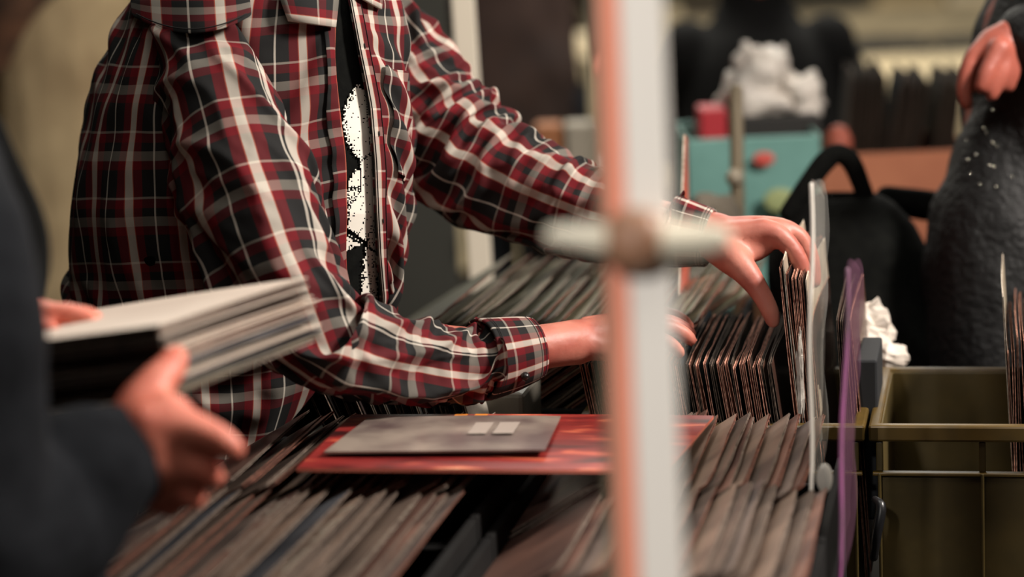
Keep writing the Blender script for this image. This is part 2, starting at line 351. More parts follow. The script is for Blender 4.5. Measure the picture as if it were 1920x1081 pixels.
fh = [T4([(1340, 440, 2.965, .027), (1385, 452, 2.96, .027), (1420, 458, 2.955, .018)]),
      T4([(1350, 448, 2.95, .022), (1400, 442, 2.94, .020), (1445, 434, 2.93, .0155), (1482, 462, 2.925, .0125), (1504, 500, 2.925, .011), (1514, 538, 2.93, .009)]),
      T4([(1350, 440, 2.965, .022), (1410, 432, 2.96, .019), (1464, 430, 2.955, .015), (1502, 448, 2.955, .012), (1518, 490, 2.955, .0105), (1524, 530, 2.96, .009)]),
      T4([(1350, 438, 2.98, .021), (1415, 434, 2.98, .018), (1470, 436, 2.98, .0145), (1508, 452, 2.98, .0115), (1524, 494, 2.985, .010), (1528, 530, 2.99, .0085)]),
      T4([(1350, 444, 2.99, .02), (1415, 444, 3.0, .017), (1462, 448, 3.01, .013), (1500, 462, 3.015, .0105), (1515, 496, 3.02, .009), (1520, 520, 3.02, .0078)]),
      T4([(1335, 458, 2.95, .020), (1370, 482, 2.925, .021), (1400, 512, 2.91, .0165), (1428, 552, 2.905, .0125), (1444, 584, 2.91, .0115), (1450, 604, 2.915, .009)]),
      T4([(1375, 470, 2.935, .018), (1415, 470, 2.935, .014), (1438, 458, 2.935, .012)])]
hip = P(300, 1150, 3.08); kne = [A(hip[0] - .02, hip[1] + s * .12, .50) for s in (-1, 1)]
neck = P(600, -130, 3.03); headc = neck + A(.06, -.03, .17)
tor = []
for y in (-110, -60, 0, 60, 140, 220, 300, 400, 500, 600, 700, 800, 900, 1000, 1130):
    tor.append([torso(y, t, .86) for t in np.linspace(0, 2 * PI, 28, endpoint=False)])
tor = np.array(tor); k_, n_ = tor.shape[:2]
tf = gridfaces(k_, n_, True) + [tuple(range(n_)), tuple((k_ - 1) * n_ + j for j in range(n_))[::-1]]
parts = [(tor.reshape(-1, 3), tf), tube(near_arm, 40, 18), tube(far_arm, 40, 18),
         tube([tuple(neck - A(.02, 0, .08)) + (.07,), tuple(neck + A(0, 0, .02)) + (.058,), tuple(neck + A(.03, -.01, .12)) + (.058,)], 10, 20),
         ball(headc, (.093, .076, .118)), ball(headc + A(.035, -.005, -.05), (.062, .056, .07)),
         tube([tuple(headc + A(.085, -.012, .03)) + (.009,), tuple(headc + A(.112, -.016, -.012)) + (.015,)], 6, 10), ball(headc + A(.09, -.012, -.062), (.018, .026, .008)),
         ball(headc + A(-.005, -.076, -.005), (.018, .008, .030)), ball(headc + A(-.005, .074, -.005), (.018, .008, .030)), ball(headc + A(.075, -.012, .042), (.02, .05, .010))]
for s, kn in zip((-1, 1), kne):
    parts.append(tube([tuple(hip + A(.0, s * .09, .02)) + (.10,), tuple(hip + A(0, s * .10, -.12)) + (.092,), tuple(kn) + (.062,), (kn[0] - .04, kn[1], .30, .055), (kn[0] - .06, kn[1], .10, .042)], 24, 18))
    parts.append(tube([(kn[0] - .09, kn[1], .05, .042), (kn[0] + .03, kn[1] - .01, .045, .045), (kn[0] + .13, kn[1] - .02, .035, .034)], 12, 14))
V, Fc = fuse(parts + hand_parts(nh) + hand_parts(fh), .0038, 5)
man = mk('person', V, Fc, SKIN, origin=A(hip[0], hip[1], 0))
tag(man, 'man in open red plaid shirt over dark printed t-shirt, reaching across the record crates', 'person')
# eyes and hair
for s in (-1, 1): mk('eye', *ball(headc + A(.078, s * .032 - .008, .018), .012), mat('eye_white', (220, 215, 205), .3), man)
hv, hf = ball(headc + A(-.016, 0, .022), (.098, .084, .112), n=28); keep = [f for f in hf if all(not (hv[i][0] > headc[0] + .045 and hv[i][2] < headc[2] + .055) and hv[i][2] > headc[2] - .075 for i in f)]
hr = mk('hair', hv, keep, mat('brown_hair', (52, 36, 26), .8, (30, 22, 18), 120, bump=.6), man)
# trousers and shoes
tr = []
for s, kn in zip((-1, 1), kne):
    tr.append(tube([tuple(hip + A(.0, s * .085, .06)) + (.125,), tuple(hip + A(0, s * .10, -.12)) + (.108,), tuple(kn) + (.080,), (kn[0] - .04, kn[1], .30, .074), (kn[0] - .06, kn[1], .10, .068)], 24, 22))
V, Fc = fuse(tr, .008, 4); mk('trousers', V, Fc, mat('dark_denim', (26, 29, 36), .85, (34, 38, 46), 50, bump=.3), man)
for s, kn in zip((-1, 1), kne):
    V, Fc = fuse([tube([(kn[0] - .10, kn[1], .055, .052), (kn[0] + .03, kn[1] - .01, .05, .054), (kn[0] + .14, kn[1] - .02, .042, .044)], 12, 16)], .006, 3)
    V[:, 2] = np.maximum(V[:, 2], .0); mk('shoe', V, Fc, mat('dark_shoe', (24, 22, 22), .6), man)
# t-shirt
NY = 70; NT = 60; ys = np.linspace(-120, 1110, NY); V = []
for y in ys:
    for t in np.linspace(0, 2 * PI, NT, endpoint=False):
        p = torso(y, t, .95); k = abs(noise.noise(Vector(p * 9))) * -.004
        V.append(p + A(0, -k, 0))
V = np.array(V); tee = mk('t_shirt', V, gridfaces(NY, NT, True), BLACKF, man)
tag(tee, 'dark grey t-shirt with a pale stippled print')
# stippled print
polys = [([(670, 155), (685, 166), (693, 192), (696, 228), (700, 260), (700, 290), (678, 303), (665, 290), (649, 264), (641, 228), (644, 202), (657, 176)], 9, .04),
         ([(676, 288), (702, 284), (704, 410), (686, 452), (652, 428), (653, 394), (674, 360)], 3, .07), ([(654, 338), (667, 317), (677, 318), (677, 352), (652, 350)], 3, .05),
         ([(646, 350), (675, 354), (672, 384), (644, 420)], 2, .45), ([(641, 432), (683, 456), (652, 470), (641, 474)], 3, .2), ([(695, 414), (708, 414), (710, 560), (676, 560), (680, 490)], 6, .12)]
def inside(pt, pl):
    x, y = pt; c = False
    for i in range(len(pl)):
        (x1, y1), (x2, y2) = pl[i], pl[i - 1]
        if (y1 > y) != (y2 > y) and x < (x2 - x1) * (y - y1) / (y2 - y1) + x1: c = not c
    return c
def edist(pt, pl):
    b = 1e9; p = np.array(pt)
    for i in range(len(pl)):
        a, c = np.array(pl[i - 1], float), np.array(pl[i], float); t = np.clip((p - a) @ (c - a) / ((c - a) @ (c - a)), 0, 1); b = min(b, np.linalg.norm(p - a - t * (c - a)))
    return b
V = []; Fc = []; st = 2.4; rr = random.Random(3)
for gy in np.arange(150, 562, st):
    for gx in np.arange(638, 712, st):
        for pl, soft, gap in polys:
            if inside((gx, gy), pl):
                e = edist((gx, gy), pl)
                if abs((gy - 436) - (gx - 641) * .57) < 2.2 or abs((gx - 676) + (gy - 330) * .02) < 1.2 and gy > 320 and gy < 360: break
                if rr.random() < gap or (e < soft and rr.random() > .35 + .6 * e / soft): break
                n = len(V); V += [tee_pt(gx + a * st * .52, gy + b * st * .52, out=.0035) for a, b in ((-1, -1), (1, -1), (1, 1), (-1, 1))]; Fc.append((n, n + 1, n + 2, n + 3)); break
mk('shirt_print', V, Fc, mat('print_white', (226, 222, 210), .8), tee, smooth=False)
# plaid shirt body: an open sheet, draped
NS, NTT = 92, 104; ys = np.linspace(-112, 1130, NS); X = np.zeros((NS, NTT, 3)); TT = np.zeros((NS, NTT))
for i, y in enumerate(ys):
    xl, xr, d, wy, xn, xf = lvl(y); cx, hw = (xl + xr) / 2, (xr - xl) / 2
    af = math.acos(max(-1, min(1, (xf - cx) / hw))); an = math.acos(max(-1, min(1, (xn - cx) / hw)))
    for j, t in enumerate(np.linspace(-af, 2 * PI - an, NTT)):
        k = noise.noise(Vector((y * .006, math.cos(t) * 3.2, math.sin(t) * 3.2))); k2 = noise.noise(Vector((y * .02, math.cos(t) * 5 + 7, math.sin(t) * 5)))
        edge = min(1, j / 8, (NTT - 1 - j) / 8); X[i, j] = torso(y, t, 1 + edge * (.05 * k + .03 * k2)); TT[i, j] = t
rs = np.linalg.norm(np.diff(X, axis=0), axis=2) * 1.06; rs = np.vstack([rs, rs[-1:]])
rt = np.linalg.norm(np.diff(X, axis=1), axis=2) * 1.05; rt = np.hstack([rt, rt[:, -1:]])
pin = np.zeros((NS, NTT), bool); pin[:8] = True; pin[:, :3] = True; pin[:, -1] = True; pin[-1] = True
lc = np.array([lvl(y) for y in ys]); cxs, hws, ds_, wys = (lc[:, 0] + lc[:, 1]) / 2, (lc[:, 1] - lc[:, 0]) / 2, lc[:, 2], lc[:, 3]
Cc = np.array([P(c, y, d) for c, y, d in zip(cxs, ys, ds_)]); HW = hws / F * ds_
def tcoll(X, wi):
    q = X - A(0, 0, ZC); d = q @ fw; px = W / 2 + F * (q @ Rv) / d; py = H / 2 - F * (q @ Uv) / d
    cx = np.interp(py, ys, cxs); hw = np.interp(py, ys, hws); d0 = np.interp(py, ys, ds_); wy = np.interp(py, ys, wys)
    a = (px - cx) / hw; b = (d - d0) / wy; L = np.sqrt(a * a + b * b) + 1e-9; s = np.where(wi > 0, np.clip(L, .975, 1.085) / L, 1)
    px = cx + a * s * hw; d = d0 + b * s * wy
    X[...] = A(0, 0, ZC) + (fw + Rv * ((px - W / 2) / F)[..., None] + Uv * ((H / 2 - py) / F)[..., None]) * d[..., None]
X = cloth(X, rs, rt, False, pin, tcoll, steps=80, bend=.05)
for i in range(NS):
    for j in range(NTT):
        e_ = min(1, j / 12, (NTT - 1 - j) / 12) * min(1, i / 10); t = TT[i, j]; y = ys[i]
        h = ridge(t * 1.5 + y * .0016, y * .0013, 3) - .35 + .6 * (ridge(t * 3.1 - y * .004, y * .0035, 9) - .35) + .3 * noise.noise(Vector((t * 5, y * .012, 4)))
        n_ = X[i, j] - Cc[i]; n_[2] = 0; X[i, j] += unit(n_) * .010 * e_ * h
ua = np.r_[0, np.cumsum(rt[30][:-1])]; va = np.r_[0, np.cumsum(rs[:-1].mean(1))]
uvg = np.stack(np.meshgrid(va, ua, indexing='ij')[::-1], -1).reshape(-1, 2)
shirt = mk('plaid_shirt', X.reshape(-1, 3), gridfaces(NS, NTT, False), PLAID, man, uv=uvg)
tag(shirt, 'red, charcoal and cream plaid shirt hanging open')
sb = shirt.modifiers.new('sub', 'SUBSURF'); sb.levels = sb.render_levels = 2
so = shirt.modifiers.new('thick', 'SOLIDIFY'); so.thickness = .0012
# placket on the far front panel, pocket, yoke seam, collar
def lift(i, j, k=.003):
    c = Cc[min(i, NS - 1)]; n = X[i, j] - c; n[2] = 0; return X[i, j] + unit(n) * k
def strip(name, cols, rows, k, m=PLAID, uo=0, parent=shirt):
    V = []; uv = []
    for i in rows:
        for a in cols:
            j0 = int(math.floor(a)); f_ = a - j0; V.append(lift(i, j0, k) * (1 - f_) + lift(i, min(j0 + 1, NTT - 1), k) * f_); uv.append((np.interp(a, range(NTT), ua) + uo, va[i] + .01))
    o = mk(name, V, gridfaces(len(list(rows)), len(cols), False), m, parent, uv=uv)
    s_ = o.modifiers.new('t', 'SOLIDIFY'); s_.thickness = .0015; s2 = o.modifiers.new('s', 'SUBSURF'); s2.levels = s2.render_levels = 2; return o
THREAD = mat('dark_thread', (20, 18, 18), .9)
strip('placket', [0, .6, 1.2, 1.7], range(4, 58), .004, uo=.036)
strip('seam', [.15, .22], range(4, 58), .0052, THREAD); strip('seam', [1.5, 1.57], range(4, 58), .0052, THREAD)
strip('placket', [NTT - 2.6, NTT - 1.8, NTT - 1.01], range(4, 58), .004, uo=.02)
for i in (14, 26, 38, 50): strip('buttonhole', [.75, .95], range(i, i + 2), .0058, THREAD)
strip('pocket', [3, 4, 5, 6, 7, 8], range(17, 33), .005, uo=.03)
# collar leaf by the neck
def patch(name, quad, m, parent, n=8, out=.02, uvs=.09):
    q = [np.array(a, float) for a in quad]; V = []; uv = []
    for i in range(n + 1):
        for j in range(n + 1):
            a, b = i / n, j / n; p = (q[0] * (1 - b) + q[1] * b) * (1 - a) + (q[3] * (1 - b) + q[2] * b) * a
            V.append(tee_pt(p[0], p[1], 1.0, out + .006 * math.sin(PI * b))); uv.append((a * uvs + .03, b * uvs + .01))
    o = mk(name, V, gridfaces(n + 1, n + 1, False), m, parent, uv=uv); s_ = o.modifiers.new('t', 'SOLIDIFY'); s_.thickness = .003; return o
patch('collar', [(500, -70), (640, -60), (627, 52), (540, 40)], PLAID, shirt, out=.012)
patch('collar', [(650, -60), (720, -60), (712, 18), (664, -8)], PLAID, shirt, out=.012)
YK = []; YU = []
for i in range(11):
    for j in range(25):
        a, b = i / 10, j / 24; x = 240 + 224 * b + 8 * a; yb = 64 - 34 * (2 * b - 1) ** 2 ; y = -60 * (1 - a) + yb * a
        YK.append(tee_pt(x, y, 1.0, .012 + .034 * math.sin(PI * (.08 + .84 * b)) * (.35 + .65 * a))); YU.append((b * .14 + .01, .11 * a + .012 * math.sin(PI * b) + .012))
yk = mk('yoke', YK, gridfaces(11, 25, False), PLAID, shirt, uv=YU); s_ = yk.modifiers.new('t', 'SOLIDIFY'); s_.thickness = .002; s_ = yk.modifiers.new('s', 'SUBSURF'); s_.levels = s_.render_levels = 2
sv = [YK[10 * 25 + j] for j in range(25)]; mk('seam', *tube([tuple(p + A(0, -.002, .006)) + (.0008,) for p in sv[1:-1]], 50, 6), THREAD, yk)
# sleeves
SL1 = TP([(392, -5, 2.90, 62), (372, 60, 2.84, 106), (395, 130, 2.80, 124), (425, 220, 2.76, 136), (455, 300, 2.73, 140), (482, 380, 2.71, 138), (512, 460, 2.69, 128), (545, 540, 2.68, 120), (598, 606, 2.68, 112), (680, 640, 2.70, 98), (770, 662, 2.73, 84), (850, 674, 2.76, 74), (905, 674, 2.78, 68)])
s1 = sleeve('sleeve', SL1, PLAID, shirt, 116, 96, .49, [1.02, 1.06, 1.08, 1.10, 1.18, 1.34, 1.34, 1.2, 1.10, 1.04], A(.3, -1, 0), inner=.76, outer=1.13, seed=2, amp=.024, steps=110, bend=.05, cre=.011)
CF1 = TP([(898, 674, 2.776, 76), (906, 673, 2.78, 76), (940, 667, 2.79, 71), (975, 659, 2.80, 64), (1004, 652, 2.81, 56)])
def cuff(pts, parent, uo, vo, n=10):
    D, q = resample(pts, n); T, N, B = frames(D[:, :3], A(.3, -1, 0)); th = np.linspace(0, 2 * PI, 64, endpoint=False); V = []; lo = []
    for i in range(n):
        r = D[i, 3]; V.append(D[i, :3] + r * (np.cos(th)[:, None] * N[i] * .86 + np.sin(th)[:, None] * B[i]) * (1 + .012 * np.sin(th * 5 + i * .5))[:, None])
    for i in range(n - 1):
        for j in range(64):
            a, b = j / 64 * .42 + uo, (j + 1) / 64 * .42 + uo; lo.append([(a, q[i] + vo), (b, q[i] + vo), (b, q[i + 1] + vo), (a, q[i + 1] + vo)])
    o = mk('cuff', np.concatenate(V), gridfaces(n, 64, True), PLAID, parent, uv={'loops': np.array(lo)}); s_ = o.modifiers.new('t', 'SOLIDIFY'); s_.thickness = .004; s_.offset = 0
    s2 = o.modifiers.new('s', 'SUBSURF'); s2.levels = s2.render_levels = 1
    for f_ in (.10, .18, .86, .94):
        c = D[0] * (1 - f_) + D[-1] * f_; k = f_ * (n - 1); i = int(k); c = D[i] * (1 - (k - i)) + D[min(i + 1, n - 1)] * (k - i); V = []
        for a in (-.0005, .0005):
            V.append(c[:3] + T[i] * a + (c[3] + .0026) * (np.cos(th)[:, None] * N[i] * .86 + np.sin(th)[:, None] * B[i]) * (1 + .012 * np.sin(th * 5 + k * .5))[:, None])
        mk('seam', np.concatenate(V), gridfaces(2, 64, True), THREAD, o)
    return o
cuff(CF1, shirt, .02, .038)
bp = P(985, 704, 2.765); mk('button', *tube([tuple(bp) + (.005,), tuple(bp + A(0, -.0025, -.001)) + (.005,)], 4, 14), mat('dark_button', (22, 20, 20), .3), shirt)
SL2 = TP([(690, 10, 3.16, 66), (735, 95, 3.18, 108), (800, 205, 3.16, 122), (870, 272, 3.13, 120), (935, 315, 3.10, 113), (1015, 352, 3.06, 104), (1105, 386, 3.03, 92), (1190, 414, 3.0, 78), (1262, 434, 2.985, 62)])
sleeve('sleeve', SL2, PLAID, shirt, 90, 80, .49, [1.02, 1.08, 1.14, 1.22, 1.3, 1.3, 1.22, 1.12, 1.04], A(.3, -1, 0), inner=.76, outer=1.13, bend=.05, cre=.010, seed=5, amp=.024, steps=100, uoff=.02)
CF2 = TP([(1256, 432, 2.985, 66), (1280, 437, 2.98, 62), (1310, 442, 2.975, 56), (1332, 446, 2.97, 52)])
cuff(CF2, shirt, .0, .05)
#RECORDS#
# ------------------------------------------------------------------ the room
def rbox(name, v0, v1, u0, u1, z0, z1, m, parent=None, b=.003, kind=None):
    V, Fc = boxg((0, 0, 0), (v1 - v0, u1 - u0, z1 - z0), RACKR); V = V + RK((v0 + v1) / 2, (u0 + u1) / 2, (z0 + z1) / 2)
    o = mk(name, V, Fc, m, parent, smooth=False)
    if b: bev(o, b)
    return o
def wbox(name, c, s, m, parent=None, b=0):
    V, Fc = boxg(c, s); o = mk(name, V, Fc, m, parent, smooth=False)
    if b: bev(o, b)
    return o
WALLM = mat('dim_brown_wall', (92, 80, 62), .9, (70, 62, 50), 3)
tag(wbox('floor', (0, 6.5, -.05), (14, 17, .1), mat('dark_floor', (48, 44, 40), .7, (58, 52, 46), 4)), kind='structure')
tag(wbox('ceiling', (0, 6.5, 3.3), (14, 17, .1), mat('dark_ceiling', (70, 66, 58), .9)), kind='structure')
tag(wbox('wall_back', (0, 15.05, 1.625), (14, .1, 3.25), WALLM), kind='structure')
tag(wbox('wall_front', (0, -2.05, 1.625), (14, .1, 3.25), WALLM), kind='structure')
tag(wbox('wall_left', (-7.05, 6.5, 1.625), (.1, 17, 3.25), WALLM), kind='structure')
tag(wbox('wall_right', (7.05, 6.5, 1.625), (.1, 17, 3.25), WALLM), kind='structure')
DARKW = mat('black_board', (15, 14, 14), .85, (21, 20, 19), 12, spec=.2)
# ------------------------------------------------------------------ record covers
LP = .315
def lp_mesh(name, seed, L=LP, th=.0036, warp=.002, ny=7, jag=.0012, hgt=None):
    """two boards joined at the back spine, slightly sprung open; faces material 0, worn edges material 1"""
    rng = np.random.RandomState(seed); Hh = hgt or L; V = []; Fc = []; mi = []
    ys = np.linspace(0, L, ny); zs = np.linspace(0, Hh, ny); ph = rng.rand(4) * 6; bt = .0007
    ja = rng.randn(2, ny) * jag; jt = rng.randn(2, ny) * jag * .7
    def sheet(side):
        n0 = len(V); g = th / 2
        for lay in (0, 1):
            for i, y in enumerate(ys):
                for j, z in enumerate(zs):
                    spring = (1 - y / L) * (.35 + .65 * math.sin(PI * z / Hh)) ; x = side * (g - bt * lay) * (.45 + .55 * spring) + warp * math.sin(y * 9 + ph[0]) * math.sin(z * 8 + ph[1]) + side * .0006 * math.sin(z * 20 + ph[2 + (side > 0)])
                    yy = y + (ja[int(side > 0), j] if i == 0 else 0); zz = z + (jt[int(side > 0), i] if j == ny - 1 else 0)
                    if j == ny - 1 and i in (0, ny - 1): yy += (.002 if i == 0 else -.002); zz -= .0015
                    V.append((x, yy, zz))
        k = ny * ny
        for i in range(ny - 1):
            for j in range(ny - 1):
                a, b, c, d = n0 + i * ny + j, n0 + (i + 1) * ny + j, n0 + (i + 1) * ny + j + 1, n0 + i * ny + j + 1
                Fc.append((a, b, c, d)); mi.append(0); Fc.append((a + k, d + k, c + k, b + k)); mi.append(1)
        for i in range(ny - 1):
            for (p, q) in (((i, 0), (i + 1, 0)), ((i, ny - 1), (i + 1, ny - 1)), ((0, i), (0, i + 1)), ((ny - 1, i), (ny - 1, i + 1))):
                a = n0 + p[0] * ny + p[1]; b = n0 + q[0] * ny + q[1]; Fc.append((a, b, b + k, a + k)); mi.append(1)
        return n0
    a0 = sheet(-1); b0 = sheet(1); k = ny * ny
    for j in range(ny - 1):   # spine at the back, bottom fold
        p = (ny - 1) * ny + j; Fc.append((a0 + p + k, a0 + p + 1 + k, b0 + p + 1 + k, b0 + p + k)); mi.append(1)
        p = j * ny; Fc.append((a0 + p + k, a0 + p + ny + k, b0 + p + ny + k, b0 + p + k)); mi.append(0)
    return V, Fc, mi
def lp_proto(seed, ms, L=LP, th=.0036, **kw):
    V, Fc, mi = lp_mesh('m', seed, L, th, **kw); o = mk('record_sleeve', V, Fc, ms, smooth=False, midx=mi, local=True); return o
USED = set()
def put(proto, W_, lean, yaw=0., L=LP, label=None, group=None, cat='record', pitchx=0.):
    """top front corner at W_, lean in degrees, + means the top leans left"""
    R = Matrix.Rotation(-YAW + math.radians(yaw), 3, 'Z') @ Matrix.Rotation(math.radians(-lean), 3, 'Y') @ Matrix.Rotation(math.radians(pitchx), 3, 'X')
    if proto.name not in USED: USED.add(proto.name); o = proto
    else:
        o = proto.copy(); COLL.objects.link(o)
        for ch in list(proto.children): c = ch.copy(); COLL.objects.link(c); c.parent = o
    o.rotation_euler = R.to_euler(); o.location = Vector(W_) - R @ Vector((0, 0, L))
    tag(o, label, cat, group); return o
def atu(px, py, z, u):
    """rack coordinate v of the thing seen at px on the line u"""
    lo, hi = -3.0, 3.0
    for _ in range(50):
        m = (lo + hi) / 2; p = RK(m, u, z) - A(0, 0, ZC); x = W / 2 + F * (p @ Rv) / (p @ fw)
        if x < px: lo = m
        else: hi = m
    return lo
def uof(px, py, d): return vu(P(px, py, d))[1]
rng = np.random.RandomState(11)
def crowd(protos, px0, px1, py, d, lean0, lean1, pitch, label, group, clump=0., zj=.003, uj=.004, L=LP, gap=.0, yawj=0., dz=None):
    Wc = P((px0 + px1) / 2, py, d); u = vu(Wc)[1]; z = Wc[2]; v0, v1 = atu(px0, py, z, u), atu(px1, py, z, u); v = v0; k = 0; out = []
    while v <= v1:
        f_ = (v - v0) / (v1 - v0 + 1e-9); z2 = z + rng.randn() * zj + (dz(f_) if dz else 0)
        out.append(put(protos[rng.randint(len(protos))], RK(v, u + rng.randn() * uj, z2), lean0 + (lean1 - lean0) * f_ + rng.randn() * .35, rng.randn() * yawj * .5, L, label, group))
        k += 1; v += pitch * (.8 + .4 * rng.rand()) + (gap if clump and k % int(clump) == 0 else 0)
    return out
# --- row standing in the middle crate
pm = [lp_proto(i, (COV_DARK, EDGE), th=t) for i, t in ((1, .004), (2, .0034), (3, .0046), (4, .0038), (5, .0042))] + [lp_proto(6, (COV_DARK, EDGE_D), th=.004), lp_proto(9, (COV_DARK, EDGE_D), th=.0036)]
crowd(pm, 1085, 1448, 680, 2.88, 11, 8, .0047, 'worn dark record sleeve standing edge-on in the middle crate, packed among the others', 'records packed in the middle crate', clump=4, gap=.0022, zj=.0025, yawj=.8)
crowd(pm, 1566, 1600, 598, 2.90, 4, 3, .0055, 'dark record sleeve standing between the clear upright sleeve and the pink one', 'records behind the pink edged sleeve', zj=.004)
# --- bundle lifted by the hand
pb = {k: lp_proto(20 + i, ms, th=t) for i, (k, ms, t) in enumerate((('pale', (COV_LIGHT, EDGE_L), .004), ('dark', (COV_DARK, EDGE), .0036), ('brown', (COV_DARK, EDGE_R), .004), ('black', (COV_BLACK, EDGE_D), .0036)))}
WHITE = mat('white_paper', (226, 218, 204), .8, (205, 196, 182), 30, bump=.2)
for px, py, k, ln, lab in ((1462, 500, 'dark', 5, 'brown edged record sleeve at the left of the bundle lifted by the far hand'), (1469, 487, 'pale', 5, 'cream record sleeve standing highest in the bundle under the fingers'), (1478, 512, 'brown', 5, 'brown sleeve second behind the cream one in the lifted bundle'),
        (1485, 520, 'dark', 4.5, None), (1491, 518, 'dark', 4.5, None), (1498, 522, 'dark', 4, None), (1505, 519, 'brown', 4, None), (1512, 524, 'pale', 4, 'pale sleeve at the right of the lifted bundle beside the clear sleeve'), (1520, 604, 'dark', 4, 'low dark sleeve at the right foot of the lifted bundle')):
    W_ = P(px, py, 2.86); o = put(pb[k], W_, ln, 0, LP, lab or 'worn sleeve packed in the middle of the bundle lifted by the far hand', None if lab else 'middle sleeves of the lifted bundle')
def crumple(name, c, r, m, seed, amp=.5, n=34, parent=None, freq=1.0):
    V, Fc = ball((0, 0, 0), (1, 1, 1), n=n); rr = np.array(r)
    for i, p in enumerate(V):
        k = noise.noise(Vector(p * 1.7 * freq) + Vector((seed, 0, 0))) + .35 * abs(noise.noise(Vector(p * 3.3 * freq) + Vector((0, seed, 0)))) * 2 - .3 + .12 * noise.noise(Vector(p * 9 * freq)); V[i] = p * (1 + amp * k)
    V = V * rr + np.array(c); return mk(name, V, Fc, m, parent, smooth=n > 20)
FOIL = mat('crinkled_film', (190, 184, 174), .22, (120, 112, 104), 40, bump=.8, dist=.004)
o = tag(crumple('torn_film', P(1500, 705, 2.83), (.005, .006, .048), FOIL, 3, .5), 'torn strip of crinkled film hanging on the lifted bundle', 'plastic film')
# --- slumped rows in the near bins
EDGE_G = cardedge('grey_brown_edge', (88, 72, 62), (150, 132, 118))
pg = [lp_proto(40 + i, (COV_GREY, e), th=.0042, warp=.0015) for i, e in enumerate((EDGE_G, EDGE_R, EDGE_G, EDGE_R, EDGE_G))]
crowd(pg, 436, 868, 908, 2.50, -60, -62, .0125, 'plastic wrapped sleeve slumped in the near left bin under the red cover', 'slumped records, rear row of left bins', clump=5, gap=.007, zj=.003, uj=.005, yawj=1)
crowd(pg, 1120, 1512, 905, 2.50, -58, -54, .0125, 'plastic wrapped sleeve leaning in the rear right bin before the middle crate', 'leaning records, rear row of right bins', clump=4, gap=.009, zj=.003, uj=.005, yawj=1)
pa = [lp_proto(50 + i, (COV_GREY, e), th=.0045, warp=.0015) for i, e in enumerate((EDGE_G, EDGE_R, EDGE_G, EDGE_G))]
cA = crowd(pa, 180, 735, 1092, 2.18, -62, -64, .014, 'greyish plastic wrapped sleeve slumped in the nearest left bin', 'slumped records, front row of left bins', clump=5, gap=.008, zj=.0025, uj=.004, yawj=1)
crowd(pa, 1048, 1530, 1072, 2.20, -60, -55, .014, 'greyish wrapped sleeve leaning in the nearest right bin', 'leaning records, front row of right bins', clump=4, gap=.010, zj=.003, uj=.004, yawj=1)
# pale worn lettering on three of the nearest sleeves
LET = mat('pale_lettering', (214, 204, 186), .5)
for k, nrow in ((8, 2), (12, 2), (16, 2), (21, 2)):
    if k < len(cA):
        V = []; Fc = []
        for r_ in range(nrow):
            for i in range(11):
                if (i * 7 + r_ * 3 + k) % 5 == 0: continue
                y, z = .05 + i * .021, .302 - r_ * .026; n = len(V); h_ = .011 + .004 * ((i * 5 + k) % 3)
                V += [(-.0068, y, z - h_), (-.0068, y + .007, z - h_), (-.0068, y + .0075, z), (-.0068, y + .001, z)]; Fc.append((n, n + 1, n + 2, n + 3))
        me_ = mk('lettering', V, Fc, LET, None, smooth=False, local=True); me_.parent = cA[k]
# --- dark row behind the left bins
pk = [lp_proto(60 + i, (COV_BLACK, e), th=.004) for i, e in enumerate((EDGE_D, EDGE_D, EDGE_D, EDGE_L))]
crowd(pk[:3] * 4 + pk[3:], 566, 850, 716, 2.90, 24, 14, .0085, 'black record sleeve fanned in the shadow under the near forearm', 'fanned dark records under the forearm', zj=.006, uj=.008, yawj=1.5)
# --- far rows
pf = [lp_proto(70 + i, (COV_GREEN, e), th=.0045, warp=.002) for i, e in enumerate((EDGE_G, EDGE_R, EDGE_G))]
crowd(pf, 890, 1400, 548, 3.42, -58, -56, .012, 'grey green wrapped sleeve in the farther row behind the forearm', 'grey green records, farther row', clump=4, gap=.010, zj=.004, uj=.006, yawj=1)
crowd(pf, 830, 1330, 600, 3.08, -58, -56, .012, 'grey green wrapped sleeve in the row just behind the near forearm', 'grey green records, nearer row', clump=4, gap=.010, zj=.004, uj=.006, yawj=1)
